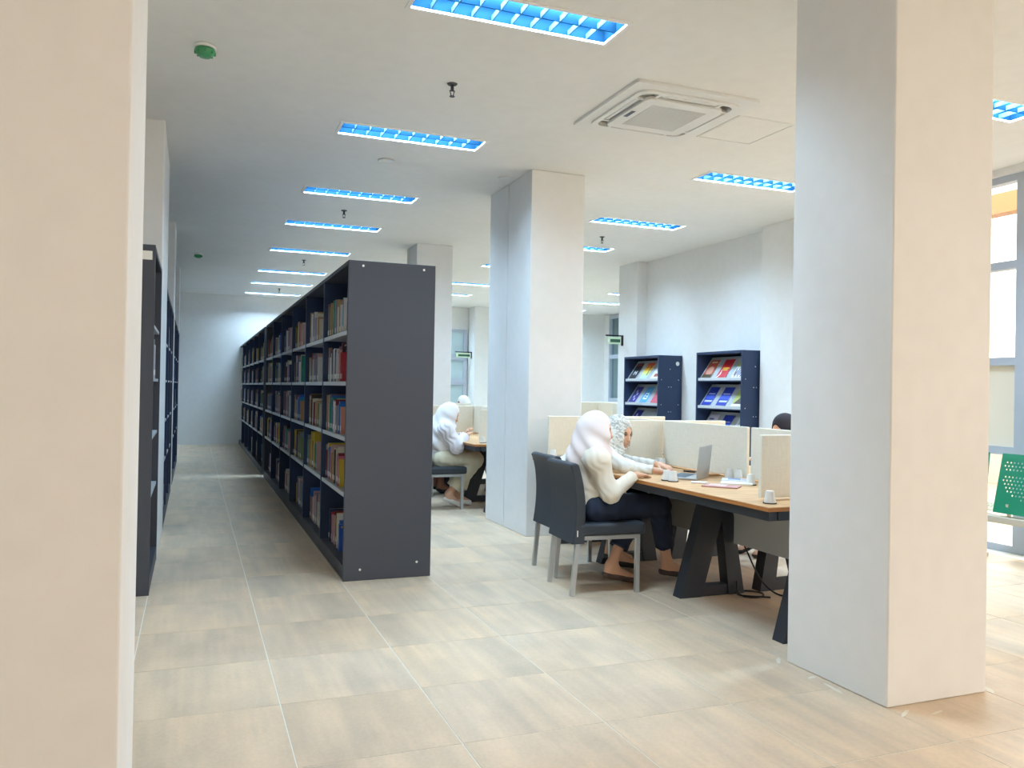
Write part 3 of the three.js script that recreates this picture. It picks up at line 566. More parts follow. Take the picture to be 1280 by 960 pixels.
// ------------------------------------------------------------------ things on the first desk
{
  const silver = std(0xb9bbbd, 0.35, { metalness: 0.5 }), o = thing('laptop', 'open silver laptop between the two women and the screen', 'laptop', [3.22, DESK, -4.70], 0);
  o.rotation.y = -0.87;                                  // local: screen plane along z at +x side, user at -x
  part('base', rbox(-0.2, 0.02, 0.002, 0.017, -0.15, 0.15, 0.005), silver, o);
  part('keyboard', box(-0.17, -0.06, 0.017, 0.0185, -0.135, 0.135), std(0x4c5763, 0.5), o, 'dark keyboard');
  const lid = new THREE.Group(); lid.name = 'lid'; o.add(lid); lid.position.set(0.018, 0.014, 0); lid.rotation.z = -0.1;
  part('lid_shell', rbox(-0.004, 0.004, 0, 0.212, -0.15, 0.15, 0.003), silver, lid);
  part('screen', box(-0.0056, -0.0041, 0.012, 0.2, -0.14, 0.14), std(0x98a7b8, 0.2), lid, 'pale screen');
  const t = solo('closed_laptop', rbox(-0.15, 0.15, 0.001, 0.018, -0.1, 0.1, 0.005), silver, 'thin closed silver laptop beneath the reaching arm', 'laptop', undefined, [3.2, DESK, -5.36], 0.1);
  const bk = thing('open_magazine', 'open magazine with white pages lying past the laptop', 'magazine', [3.30, DESK, -4.40], 0.9);
  part('page', rbox(-0.13, 0, 0.001, 0.014, -0.1, 0.1, 0.004), M.paper, bk); part('page', rbox(0.0, 0.13, 0.001, 0.02, -0.1, 0.1, 0.004), std(0xdfe2ea, 0.6), bk);
  part('printed_block', box(0.02, 0.11, 0.02, 0.0206, -0.06, 0.02), std(0x8fa3cf, 0.6), bk, 'blue printed block');
  const pk = thing('pink_booklet', 'thin pink booklet lying by the desk edge', 'booklet', [3.08, DESK, -4.26], 0.75);
  part('cover', rbox(-0.075, 0.075, 0.001, 0.009, -0.11, 0.11, 0.002), std(0xc9968e, 0.6), pk); part('pages', box(-0.072, 0.072, 0.003, 0.007, -0.111, 0.108), M.paper, pk);
  part('picture', box(-0.04, 0.06, 0.009, 0.0096, -0.08, 0.03), std(0xe2c6c0, 0.6), pk);
  const tb = thing('tan_book', 'flat tan book lying against the spine screen', 'book', [3.405, DESK, -4.88], 0.1);
  part('cover', rbox(-0.05, 0.05, 0.001, 0.016, -0.075, 0.075, 0.002), std(0xc4986e, 0.6), tb); part('pages', box(-0.051, 0.046, 0.004, 0.013, -0.072, 0.072), M.paper, tb);
  solo('white_card', rbox(-0.025, 0.025, 0.001, 0.012, -0.05, 0.05, 0.003), M.white, 'small white box lying in front of the laptop screen', 'box', undefined, [3.05, DESK, -4.46], 0.9);
  solo('shoulder_bag', rbox(-0.075, 0.075, -0.055, 0.055, -0.03, 0.03, 0.018, 3), std(0x2a2022, 0.5), 'small dark bag at the lap of the woman reaching for the laptop', 'bag', undefined, [2.69, 0.655, -5.25], 0.2);
  solo('dark_pen', (() => { const g = new THREE.CapsuleGeometry(0.006, 0.12, 3, 8); g.rotateX(Math.PI / 2); g.translate(0, 0.0062, 0); return g; })(), M.black, 'dark pen lying behind the laptop near the screen', 'pen', undefined, [3.40, DESK, -5.08], 0.3);
}

// ------------------------------------------------------------------ magazine racks
const magDraw = {
  brown: (g, w, h) => { g.fillStyle = '#b9533a'; g.fillRect(0, 0, w, h); g.fillStyle = '#d9a08a'; g.beginPath(); g.arc(w * 0.5, h * 0.62, w * 0.34, 0, 7); g.fill(); g.fillStyle = '#5a4a30'; g.fillRect(0, h * 0.82, w, h * 0.18); g.fillStyle = '#efd9c0'; g.fillRect(w * 0.2, h * 0.1, w * 0.6, h * 0.08); },
  red: (g, w, h) => { g.fillStyle = '#c8242f'; g.fillRect(0, 0, w, h); g.fillStyle = '#f0c93a'; g.fillRect(w * 0.2, h * 0.45, w * 0.65, h * 0.07); g.fillRect(w * 0.25, h * 0.55, w * 0.5, h * 0.06); g.fillStyle = '#fff'; g.beginPath(); g.moveTo(w * 0.1, h); g.quadraticCurveTo(w * 0.5, h * 0.8, w * 0.1, h * 0.5); g.quadraticCurveTo(w * 0.35, h * 0.8, 0, h); g.fill(); },
  green: (g, w, h) => { g.fillStyle = '#a5b860'; g.fillRect(0, 0, w, h); g.fillStyle = '#e8e6e0'; g.fillRect(0, h * 0.4, w, h * 0.6); g.fillStyle = '#56608a'; for (let i = 0; i < 6; i++) g.fillRect(w * 0.1 + i * w * 0.14, h * (0.52 + 0.1 * (i % 2)), w * 0.09, h * 0.36); g.fillStyle = '#8a4a4a'; g.fillRect(w * 0.2, h * 0.7, w * 0.1, h * 0.2); },
  blue: (g, w, h) => { g.fillStyle = '#2a3fae'; g.fillRect(0, 0, w, h); g.fillStyle = '#c9d2f2'; g.fillRect(w * 0.15, h * 0.34, w * 0.7, h * 0.05); g.fillRect(w * 0.15, h * 0.72, w * 0.8, h * 0.1); g.fillStyle = '#4a66d8'; g.fillRect(0, h * 0.45, w, h * 0.2); },
  brownGreen: (g, w, h) => { g.fillStyle = '#b4bc62'; g.fillRect(0, 0, w, h); g.fillStyle = '#5a4640'; g.beginPath(); g.moveTo(0, h); g.lineTo(w * 0.6, h * 0.45); g.lineTo(w, h * 0.7); g.lineTo(w, h); g.fill(); g.fillStyle = '#e9e2d8'; g.fillRect(0, h * 0.88, w, h * 0.12); },
  purple: (g, w, h) => { g.fillStyle = '#d9d8e8'; g.fillRect(0, 0, w, h); g.fillStyle = '#6a66a8'; for (let i = 0; i < 5; i++) g.fillRect(w * 0.1, h * (0.2 + i * 0.15), w * (0.5 + 0.3 * (i % 2)), h * 0.08); },
  black: (g, w, h) => { g.fillStyle = '#23242c'; g.fillRect(0, 0, w, h); g.fillStyle = '#b8383a'; g.fillRect(w * 0.1, h * 0.06, w * 0.7, h * 0.1); g.fillStyle = '#e9e9ee'; g.fillRect(w * 0.3, h * 0.5, w * 0.12, h * 0.25); g.fillRect(w * 0.6, h * 0.5, w * 0.12, h * 0.25); g.fillRect(w * 0.3, h * 0.58, w * 0.42, h * 0.06); },
  sunset: (g, w, h) => { const cs = ['#d8542f', '#e8852f', '#efb53a', '#e9d864', '#cfe0a0', '#b9d8e0']; cs.forEach((c, i) => { g.fillStyle = c; g.fillRect(0, h * i / 6, w, h / 6 + 1); }); g.fillStyle = '#2a2a26'; g.fillRect(w * 0.7, h * 0.2, w * 0.1, h * 0.6); },
  light: (g, w, h) => { g.fillStyle = '#e6e8ea'; g.fillRect(0, 0, w, h); g.fillStyle = '#a9553e'; g.fillRect(w * 0.3, h * 0.7, w * 0.5, h * 0.2); g.fillStyle = '#b9c3cc'; g.fillRect(w * 0.2, h * 0.15, w * 0.6, h * 0.3); },
  violet: (g, w, h) => { g.fillStyle = '#3a3690'; g.fillRect(0, 0, w, h); g.fillStyle = '#c8c6e6'; for (let i = 0; i < 4; i++) { g.beginPath(); g.arc(w * (0.4 + 0.2 * (i % 2)), h * (0.3 + i * 0.17), w * 0.12, 0, 7); g.fill(); } },
  sky: (g, w, h) => { g.fillStyle = '#5aa6d8'; g.fillRect(0, 0, w, h); g.fillStyle = '#dfeef6'; g.fillRect(w * 0.25, h * 0.4, w * 0.5, h * 0.4); g.fillStyle = '#2a5a94'; g.fillRect(w * 0.35, h * 0.48, w * 0.3, h * 0.08); g.fillRect(w * 0.35, h * 0.62, w * 0.3, h * 0.08); },
  pink: (g, w, h) => { g.fillStyle = '#cf5a6c'; g.fillRect(0, 0, w, h); g.fillStyle = '#e9b8b8'; g.fillRect(w * 0.1, h * 0.1, w * 0.5, h * 0.1); },
};
const magMats = {}; for (const k of Object.keys(magDraw)) magMats[k] = std(0xffffff, 0.35, { map: canvasTex(96, 128, magDraw[k]) });
const magWords = { brown: 'orange brown magazine with a pale round picture', red: 'red magazine with yellow lettering and a white swoosh', green: 'green and white magazine with a crowd picture', blue: 'deep blue magazine with pale bands', brownGreen: 'green magazine with a brown diagonal picture', purple: 'pale lilac magazine with purple bands', black: 'black magazine with a red title', sunset: 'orange to yellow striped magazine', light: 'pale grey magazine', violet: 'violet magazine with pale dots', sky: 'light blue magazine with a white panel', pink: 'rose pink magazine' };
const tierWords = ['top tier', 'second tier', 'third tier', 'fourth tier'];
function magRack(z0, z1, label, who, tiers) {           // stands against the wall, open side to -x
  const xf = 6.07, xb = 6.455, h = 1.845, o = thing('magazine_rack', label, 'magazine rack', [xb, 0, (z0 + z1) / 2]);
  const cz = (z0 + z1) / 2, L = (g) => { g.translate(-xb, 0, -cz); return g; };
  for (const [a, b] of [[z0, z0 - 0.025], [z1 + 0.025, z1]]) {
    const p = part('side_panel', L(rbox(xf, xb, 0, h, b, a, 0.003)), M.shelfNavy, o);
    if (a === z0) for (const [dx, y] of [[0.05, 1.5], [0.33, 1.5], [0.05, 1.15], [0.33, 1.15], [0.05, 0.8], [0.33, 0.8], [0.17, 1.4], [0.21, 1.4], [0.17, 1.05], [0.21, 1.05], [0.19, 1.65]]) { const g = new THREE.CylinderGeometry(0.006, 0.006, 0.003, 8); g.rotateX(Math.PI / 2); g.translate(xf + dx, y, a + 0.001); part('screw', L(g), M.screw, p); }
  }
  part('back_panel', L(box(xb - 0.012, xb, 0.05, h - 0.02, z1 + 0.025, z0 - 0.025)), M.shelfNavy, o);
  part('top_board', L(box(xf, xb, h - 0.03, h, z1 + 0.025, z0 - 0.025)), M.shelfNavy, o);
  part('plinth', L(box(xf + 0.01, xb, 0, 0.08, z1 + 0.025, z0 - 0.025)), M.shelfNavy, o);
  const lip = [1.50, 1.15, 0.80, 0.45], tray = std(0xb4babd, 0.5), n = [-0.5, 0, 0.5];
  lip.forEach((y, k) => {
    const p0 = [xf + 0.035, y], p1 = [xf + 0.235, y + 0.285], len = Math.hypot(p1[0] - p0[0], p1[1] - p0[1]), ang = Math.atan2(p1[1] - p0[1], p1[0] - p0[0]);
    const g = new THREE.BoxGeometry(len, 0.008, z0 - z1 - 0.054); g.rotateZ(ang); g.translate((p0[0] + p1[0]) / 2, (p0[1] + p1[1]) / 2, cz); const t = part('sloping_tray', L(g), tray, o, 'pale grey sloping tray');
    part('tray_lip', L(rbox(xf + 0.012, xf + 0.03, y - 0.018, y + 0.018, z1 + 0.027, z0 - 0.027, 0.003)), std(0xc6cacc, 0.4), t);
    part('shelf_board', L(box(xf + 0.012, xb - 0.012, y - 0.03, y - 0.018, z1 + 0.026, z0 - 0.026)), M.shelfNavy, o);
    (tiers[k] || []).forEach((kind, i) => {
      if (!kind) return;
      const m = thing('magazine', magWords[kind] + ', ' + (i === 1 && tiers[k][0] === kind ? 'middle of ' : '') + tierWords[k] + ', ' + who, 'magazine', [p0[0] + 0.002, p0[1] + 0.004, cz + [-0.31, 0.0, 0.31][i]], 0, 'magazines on the ' + who);
      m.rotation.z = ang;
      const w = 0.2, hh = 0.28;
      part('pages', box(0.014, hh + 0.012, 0.006, 0.011, -w / 2 + 0.002, w / 2 - 0.002), M.paper, m);
      const c = new THREE.BoxGeometry(hh, 0.001, w); { const uv = c.attributes.uv, q = c.attributes.position; for (let v = 0; v < q.count; v++) uv.setXY(v, (q.getZ(v) + w / 2) / w, (q.getX(v) + hh / 2) / hh); } c.translate(0.013 + hh / 2, 0.0116, 0);
      part('cover', c, magMats[kind], m);
    });
  });
  return o;
}
const r1 = magRack(-9.9, -10.88, 'navy magazine rack standing beside the exit sign column', 'exit column rack', [['black', 'sunset', 'light'], ['violet', 'sky', 'pink'], ['violet', null, null]]);
const stick = new THREE.CircleGeometry(0.03, 16); stick.translate(0.31 - 0.385, 1.73, 0.4925); part('sticker', stick, M.white, r1, 'round white sticker');
magRack(-8.03, -8.98, 'navy magazine rack with a red cover on its top tier', 'red cover rack', [['brown', 'red', 'green'], ['blue', 'blue', 'brownGreen'], ['purple', 'blue', 'light']]);

// ------------------------------------------------------------------ exit signs
function exitSign(x, y, z, w, label) {
  const o = thing('exit_sign', label, 'exit sign', [x, y, z]);
  part('bracket', merge([box(-w, 0.0, 0.125, 0.145, -0.012, 0.012), box(-0.02, 0.0, -0.02, 0.145, -0.02, 0.02)]), M.black, o, 'black hanging bracket');
  part('sign_plate', rbox(-w + 0.02, -0.035, 0.0, 0.115, -0.008, 0.008, 0.003), std(0xcfe4c4, 0.4), o, 'pale green plate');
  part('sign_band', box(-w + 0.075, -0.05, 0.03, 0.08, 0.0082, 0.0088), std(0x2f5f45, 0.5), o, 'dark green band');
  part('sign_pictogram', merge([box(-w + 0.035, -w + 0.055, 0.03, 0.075, 0.0082, 0.0088), box(-w + 0.04, -w + 0.05, 0.08, 0.092, 0.0082, 0.0088)]), std(0xf2f6ef, 0.5), o, 'white running figure');
}
exitSign(6.30, 2.065, -11.35, 0.3, 'small green exit sign hanging from the wall column by the rack');
exitSign(6.32, 2.08, -18.9, 0.42, 'small green exit sign hanging by the glazed door');

// ------------------------------------------------------------------ green waiting seats
{
  const green = phys(0x1f8766, 0.35, { clearcoat: 0.2, side: THREE.DoubleSide }), metal = std(0xcfc8b8, 0.4, { metalness: 0.3 });
  const o = thing('waiting_bench', 'green perforated metal waiting seats on a beam by the window', 'bench', [5.95, 0, -4.35]);
  const plate = (h) => {
    const s = new THREE.Shape(), w = 0.235; s.moveTo(-w, 0); s.lineTo(w, 0); s.lineTo(w - 0.02, h); s.lineTo(-w + 0.02, h); s.closePath();
    for (let j = 0; j < 12; j++) for (let i = 0; i < 13; i++) {
      const x = -0.18 + i * 0.03 + (j % 2) * 0.015, y = 0.09 + j * (h - 0.13) / 12, arc = 0.16 + 0.55 * Math.pow(Math.abs(x) / 0.2, 1.5) * h * 0.6;
      if (Math.abs(x) > 0.185 || (j < 6 && y < arc * 0.7) || j === 8) continue;
      const p = new THREE.Path(); p.absarc(x, y, 0.0075, 0, Math.PI * 2, true); s.holes.push(p);
    }
    return new THREE.ExtrudeGeometry(s, { depth: 0.004, bevelEnabled: false, curveSegments: 4 });
  };
  const back = plate(0.47); back.rotateY(-Math.PI / 2); back.rotateZ(-0.17); const seat = plate(0.44); seat.rotateX(Math.PI / 2); seat.rotateY(Math.PI / 2);
  for (const z of [-0.58, -0.04, 0.50]) {
    const b = part('backrest', back, green, o, 'green perforated backrest'); b.position.set(-0.04, 0.425, z);
    const s = part('seat', seat, green, o, 'green perforated seat'); s.position.set(0.02, 0.43, z);
    part('back_bracket', merge([bar([0.0, 0.36, z - 0.12], [-0.03, 0.5, z - 0.12], 0.02), bar([0.0, 0.36, z + 0.12], [-0.03, 0.5, z + 0.12], 0.02)]), metal, o);
  }
  part('beam', rbox(-0.04, 0.04, 0.34, 0.40, -0.85, 0.8, 0.015), metal, o, 'cream tubular beam');
  for (const z of [-0.6, 0.6]) part('leg', merge([bar([0, 0.34, z], [0, 0.03, z], 0.05), rbox(-0.25, 0.3, 0, 0.035, z - 0.03, z + 0.03, 0.008)]), metal, o);
}

// ------------------------------------------------------------------ people: distance fields meshed on a grid (surface nets)
function netMesh(field, lo, hi, cell) {
  const n = [0, 1, 2].map((k) => Math.ceil((hi[k] - lo[k]) / cell) + 1), [nx, ny, nz] = n, val = new Float32Array(nx * ny * nz);
  let q = 0;
  for (let k = 0; k < nz; k++) for (let j = 0; j < ny; j++) for (let i = 0; i < nx; i++) val[q++] = field(lo[0] + i * cell, lo[1] + j * cell, lo[2] + k * cell);
  const id = new Int32Array(nx * ny * nz).fill(-1), pos = [], idx = [], S = [1, nx, nx * ny];
  const corner = [0, 1, nx, nx + 1, S[2], S[2] + 1, S[2] + nx, S[2] + nx + 1];
  const edges = [[0, 1], [2, 3], [4, 5], [6, 7], [0, 2], [1, 3], [4, 6], [5, 7], [0, 4], [1, 5], [2, 6], [3, 7]];
  for (let k = 0; k < nz - 1; k++) for (let j = 0; j < ny - 1; j++) for (let i = 0; i < nx - 1; i++) {
    const b = i + j * nx + k * S[2]; let m = 0;
    for (let c = 0; c < 8; c++) if (val[b + corner[c]] < 0) m |= 1 << c;
    if (m === 0 || m === 255) continue;
    let x = 0, y = 0, z = 0, w = 0;
    for (const [a, c] of edges) {
      if (((m >> a) & 1) === ((m >> c) & 1)) continue;
      const va = val[b + corner[a]], vc = val[b + corner[c]], t = va / (va - vc);
      x += (a & 1) + t * ((c & 1) - (a & 1)); y += ((a >> 1) & 1) + t * (((c >> 1) & 1) - ((a >> 1) & 1)); z += (a >> 2) + t * ((c >> 2) - (a >> 2)); w++;
    }
    id[b] = pos.length / 3; pos.push(lo[0] + (i + x / w) * cell, lo[1] + (j + y / w) * cell, lo[2] + (k + z / w) * cell);
  }
  for (let k = 1; k < nz - 1; k++) for (let j = 1; j < ny - 1; j++) for (let i = 1; i < nx - 1; i++) {
    const b = i + j * nx + k * S[2], s = val[b] < 0;
    for (let a = 0; a < 3; a++) {
      if (s === (val[b + S[a]] < 0)) continue;
      const u = S[(a + 1) % 3], v = S[(a + 2) % 3], A = id[b], B = id[b - u], C = id[b - u - v], D = id[b - v];
      if (A < 0 || B < 0 || C < 0 || D < 0) continue;
      if (s) idx.push(A, B, C, A, C, D); else idx.push(A, C, B, A, D, C);
    }
  }
  const nor = new Float32Array(pos.length), e = cell * 0.5;
  for (let i = 0; i < pos.length; i += 3) {
    const [x, y, z] = [pos[i], pos[i + 1], pos[i + 2]], g = V(field(x + e, y, z) - field(x - e, y, z), field(x, y + e, z) - field(x, y - e, z), field(x, y, z + e) - field(x, y, z - e)).normalize();
    nor[i] = g.x; nor[i + 1] = g.y; nor[i + 2] = g.z;
  }
  const g = new THREE.BufferGeometry(); g.setAttribute('position', new THREE.Float32BufferAttribute(pos, 3)); g.setAttribute('normal', new THREE.BufferAttribute(nor, 3)); g.setIndex(idx); return g;
}
const smin = (a, b, k) => { const h = Math.max(k - Math.abs(a - b), 0) / k; return Math.min(a, b) - h * h * k * 0.25; };
const cap = (a, b, ra, rb = ra) => { const d = [b[0] - a[0], b[1] - a[1], b[2] - a[2]], L = d[0] * d[0] + d[1] * d[1] + d[2] * d[2] || 1e-9; return (x, y, z) => { const px = x - a[0], py = y - a[1], pz = z - a[2]; let t = (px * d[0] + py * d[1] + pz * d[2]) / L; t = t < 0 ? 0 : t > 1 ? 1 : t; return Math.hypot(px - d[0] * t, py - d[1] * t, pz - d[2] * t) - (ra + (rb - ra) * t); }; };
// ellipsoid in a frame: centre, axes [u, v, w], radii
const ell = (c, f, r) => (x, y, z) => { const p = [x - c[0], y - c[1], z - c[2]]; let k0 = 0, k1 = 0; for (let i = 0; i < 3; i++) { const q = p[0] * f[i][0] + p[1] * f[i][1] + p[2] * f[i][2]; k0 += (q / r[i]) ** 2; k1 += (q / (r[i] * r[i])) ** 2; } k0 = Math.sqrt(k0); return k0 * (k0 - 1) / (Math.sqrt(k1) + 1e-9); };
const blend = (fs, k) => (x, y, z) => { let d = fs[0](x, y, z); for (let i = 1; i < fs.length; i++) d = smin(d, fs[i](x, y, z), k); return d; };
const AX = [[1, 0, 0], [0, 1, 0], [0, 0, 1]];
function frameOf(yaw, pitch, roll = 0) {                // forward, up, right of a head; yaw 0 looks along +x, positive turns to +z
  const f = [Math.cos(pitch) * Math.cos(yaw), Math.sin(pitch), Math.cos(pitch) * Math.sin(yaw)], r = [-Math.sin(yaw), 0, Math.cos(yaw)];
  const u = [r[1] * f[2] - r[2] * f[1], r[2] * f[0] - r[0] * f[2], r[0] * f[1] - r[1] * f[0]];
  if (!roll) return [f, u, r];
  const c = Math.cos(roll), s = Math.sin(roll), u2 = u.map((v, i) => v * c + r[i] * s), r2 = r.map((v, i) => v * c - u[i] * s); return [f, u2, r2];
}
const at = (c, f, a, b, d) => [0, 1, 2].map((i) => c[i] + f[0][i] * a + f[1][i] * b + f[2][i] * d);
const sub = (a, b) => [a[0] - b[0], a[1] - b[1], a[2] - b[2]];
const unit = (a) => { const l = Math.hypot(...a) || 1; return a.map((v) => v / l); };
const crossv = (a, b) => [a[1] * b[2] - a[2] * b[1], a[2] * b[0] - a[0] * b[2], a[0] * b[1] - a[1] * b[0]];
function handField(w, dir, nrm, thumb, curl, s = 0.92) { // wrist, pointing direction, back of the hand, +1/-1 thumb side, finger curl
  const d = unit(dir), t = unit(crossv(d, nrm)), n = unit(crossv(t, d)), P = (a, b, c) => [0, 1, 2].map((i) => w[i] + s * (d[i] * a + n[i] * b + t[i] * thumb * c));
  const fs = [cap(P(-0.02, 0, 0), P(0.03, 0, 0), 0.022 * s, 0.02 * s)];
  const palm = blend([cap(P(0.02, 0, -0.018), P(0.078, 0, -0.026), 0.014 * s, 0.011 * s), cap(P(0.02, 0, 0.0), P(0.082, 0.002, 0.0), 0.015 * s, 0.011 * s), cap(P(0.02, 0, 0.016), P(0.08, 0, 0.026), 0.015 * s, 0.011 * s)], 0.016);
  fs.push(palm);
  const hand = blend(fs, 0.016), fing = [];
  [[0.028, 0.068, 0.04], [0.0095, 0.076, 0.01], [-0.0095, 0.070, -0.03], [-0.028, 0.055, -0.08]].forEach(([c, l, fan], i) => {
    let p = P(0.08, 0, c), a = 0.12 + curl * 0.35; const seg = [0.45, 0.3, 0.25];
    for (let q = 0; q < 3; q++) { const e = [0, 1, 2].map((k) => p[k] + s * l * seg[q] * (d[k] * Math.cos(a) - n[k] * Math.sin(a) + t[k] * thumb * fan)); fing.push(cap(p, e, (0.0088 - q * 0.0009) * s, (0.0082 - q * 0.0011) * s)); p = e; a += curl; }
  });
  const th = [P(0.02, -0.004, 0.02), P(0.052, -0.012, 0.046), P(0.082, -0.016, 0.054)];
  fing.push(cap(th[0], th[1], 0.012 * s, 0.0098 * s), cap(th[1], th[2], 0.0095 * s, 0.0078 * s));
  const f = (x, y, z) => { let v = hand(x, y, z); for (const g of fing) v = smin(v, g(x, y, z), 0.006); return v; };
  const c = P(0.07, -0.01, 0.005), R = 0.125 * s; return { f, lo: c.map((v) => v - R), hi: c.map((v) => v + R) };
}
function headField(c, f, s = 1) {                        // c: centre of the head; f: forward, up, right
  const e = (a, b, d, r) => ell(at(c, f, a * s, b * s, d * s), f, r.map((v) => v * s));
  const skull = [e(-0.008, 0.025, 0, [0.092, 0.092, 0.075]), e(0.018, -0.03, 0, [0.07, 0.075, 0.06]), e(0.05, -0.078, 0, [0.028, 0.026, 0.032])];
  const feat = [cap(at(c, f, 0.084 * s, 0.004 * s, 0), at(c, f, 0.102 * s, -0.028 * s, 0), 0.007 * s, 0.011 * s), e(0.082, -0.054, 0, [0.012, 0.01, 0.022]), e(0.074, 0.03, 0, [0.012, 0.01, 0.045]), e(0.058, -0.025, 0.038, [0.022, 0.02, 0.018]), e(0.058, -0.025, -0.038, [0.022, 0.02, 0.018])];
  const ear = [e(-0.008, -0.012, 0.074, [0.018, 0.03, 0.008]), e(-0.008, -0.012, -0.074, [0.018, 0.03, 0.008])];
  const sk = blend(skull, 0.05);
  return (x, y, z) => { let v = sk(x, y, z); for (const g of feat) v = smin(v, g(x, y, z), 0.016); for (const g of ear) v = smin(v, g(x, y, z), 0.008); const socket = (k) => Math.hypot(x - k[0], y - k[1], z - k[2]) - 0.011 * s; for (const q of [0.03, -0.03]) { const k = at(c, f, 0.086 * s, 0.01 * s, q * s), d = socket(k); v = -smin(-v, d, 0.012); } return v; };
}
function trimBelow(g) { return g; }
function person(p) {
  const o = thing('person', p.label, 'person', p.base, 0), S = (a) => sub(a, p.base);
  const J = {}; for (const k of Object.keys(p.j)) J[k] = S(p.j[k]);
  const hf = frameOf(p.yaw, p.pitch, p.roll || 0), hc = J.head;
  // bare figure
  const limbs = [
    cap(J.pelvis, J.belly, 0.105, 0.095), cap(J.belly, J.chest, 0.095, 0.098), cap(J.shL, J.shR, 0.05), cap(J.chest, J.neck, 0.08, 0.05), cap(J.neck, at(hc, hf, -0.015, -0.06, 0), 0.046, 0.045),
    cap(J.shL, J.elL, 0.044, 0.036), cap(J.elL, J.wrL, 0.034, 0.024), cap(J.shR, J.elR, 0.044, 0.036), cap(J.elR, J.wrR, 0.034, 0.024),
    cap(J.hipL, J.knL, 0.08, 0.055), cap(J.knL, J.anL, 0.05, 0.034), cap(J.hipR, J.knR, 0.08, 0.055), cap(J.knR, J.anR, 0.05, 0.034),
    cap(J.anL, J.toL, 0.033, 0.026), cap(J.anR, J.toR, 0.033, 0.026), cap(add(J.anL, [-0.025, -0.05, 0]), J.toL, 0.026, 0.024), cap(add(J.anR, [-0.025, -0.05, 0]), J.toR, 0.026, 0.024),
  ];
  const body = blend(limbs, 0.04);
  const all = Object.values(J), lo = [0, 1, 2].map((k) => Math.min(...all.map((q) => q[k])) - 0.13), hi = [0, 1, 2].map((k) => Math.max(...all.map((q) => q[k])) + 0.15);
  const far = p.far, geos = [netMesh(body, lo, hi, far ? 0.02 : 0.012)];
  const hd = headField(hc, hf, 1), R = 0.135;
  geos.push(netMesh(hd, hc.map((v) => v - R), hc.map((v) => v + R), far ? 0.008 : 0.004));
  if (p.handL !== null) for (const [w, h, side] of [[J.wrL, p.handL, p.thL ?? -1], [J.wrR, p.handR, p.thR ?? 1]]) { const q = handField(w, h.dir, h.n || [0, 1, 0], side, h.curl ?? 0.25); geos.push(netMesh(q.f, q.lo, q.hi, far ? 0.007 : 0.0032)); }
  const bodyMesh = part('body', mergeGeometries(geos.map((g) => g.toNonIndexed())), p.skin || M.skin, o);
  // face
  const dot = (name, a, b, d, r, m, l) => { const g = new THREE.SphereGeometry(1, 12, 8), k = at(hc, hf, a, b, d), mt = new THREE.Matrix4().makeBasis(V(...hf[0]).multiplyScalar(r[0]), V(...hf[1]).multiplyScalar(r[1]), V(...hf[2]).multiplyScalar(r[2])); mt.setPosition(...k); g.applyMatrix4(mt); part(name, g, m, bodyMesh, l); };
  const lipM = p.lip || std(0xb0605c, 0.5), browM = std(0x3a2a24, 0.7), eyeM = std(0x1c1613, 0.25), whM = std(0xe6e0d8, 0.3);
  for (const s of [1, -1]) { dot('eye', 0.0785, 0.008, 0.03 * s, [0.007, 0.0055, 0.0115], whM); dot('pupil', 0.0835, 0.007, 0.03 * s, [0.003, 0.005, 0.0055], eyeM); dot('eyelid', 0.08, 0.013, 0.03 * s, [0.0075, 0.0028, 0.0135], browM); dot('eyebrow', 0.083, 0.029, 0.031 * s, [0.006, 0.0032, 0.017], browM); }
  dot('lips', 0.092, -0.0545, 0, [0.006, 0.0065, 0.018], lipM);
  // clothes: loose shells round the same bones, cut clean at hems
  const fold = (amp, fq, ph) => (x, y, z) => amp * Math.sin(fq * (x * 0.9 + y * 0.7 + z) + ph + 2.2 * Math.sin(fq * 0.37 * (y - x + z * 0.5)));
  const cell = far ? 0.02 : 0.0095;
  const top = [cap(J.pelvis, J.belly, p.loose ? 0.15 : 0.135, 0.125), cap(J.belly, J.chest, 0.125, 0.12), cap(J.shL, J.shR, 0.07), cap(J.chest, J.neck, 0.095, 0.065), cap(J.neck, J.shL, 0.05, 0.066), cap(J.neck, J.shR, 0.05, 0.066)];
  const slv = p.sleeve || [0.07, 0.062, 0.05, 0.04];
  const armEnd = (e, w) => add(e, sub(w, e), 0.93);
  const arms = [cap(J.shL, J.elL, slv[0], slv[1]), cap(J.elL, armEnd(J.elL, J.wrL), slv[2], slv[3]), cap(J.shR, J.elR, slv[0], slv[1]), cap(J.elR, armEnd(J.elR, J.wrR), slv[2], slv[3])];
  const tf = blend(top, 0.06), af = blend(arms, 0.03), ff = fold(p.foldAmp ?? 0.003, 85, 1);
  const cut = (e, w) => { const d = unit(sub(w, e)), k = armEnd(e, w); return (x, y, z) => (x - k[0]) * d[0] + (y - k[1]) * d[1] + (z - k[2]) * d[2]; };
  const cL = cut(J.elL, J.wrL), cR = cut(J.elR, J.wrR), aL = blend([arms[0], arms[1]], 0.03), aR = blend([arms[2], arms[3]], 0.03);
  const hemY = p.hem, nk = J.neck[1] + 0.035;
  const topField = (x, y, z) => { let d = tf(x, y, z); d = Math.max(d, hemY - y, y - nk); let l = Math.max(aL(x, y, z), cL(x, y, z)), r = Math.max(aR(x, y, z), cR(x, y, z)); d = smin(smin(d, l, 0.06), r, 0.06); return d + ff(x, y, z); };
  const tl = [lo[0] - 0.05, hemY - 0.03, lo[2] - 0.06], th = [hi[0] + 0.02, nk + 0.08, hi[2] + 0.06]; tl[1] = Math.min(tl[1], J.wrL[1] - 0.08, J.wrR[1] - 0.08);
  part('blouse', netMesh(topField, tl, th, cell), p.topMat, o, p.topLabel);
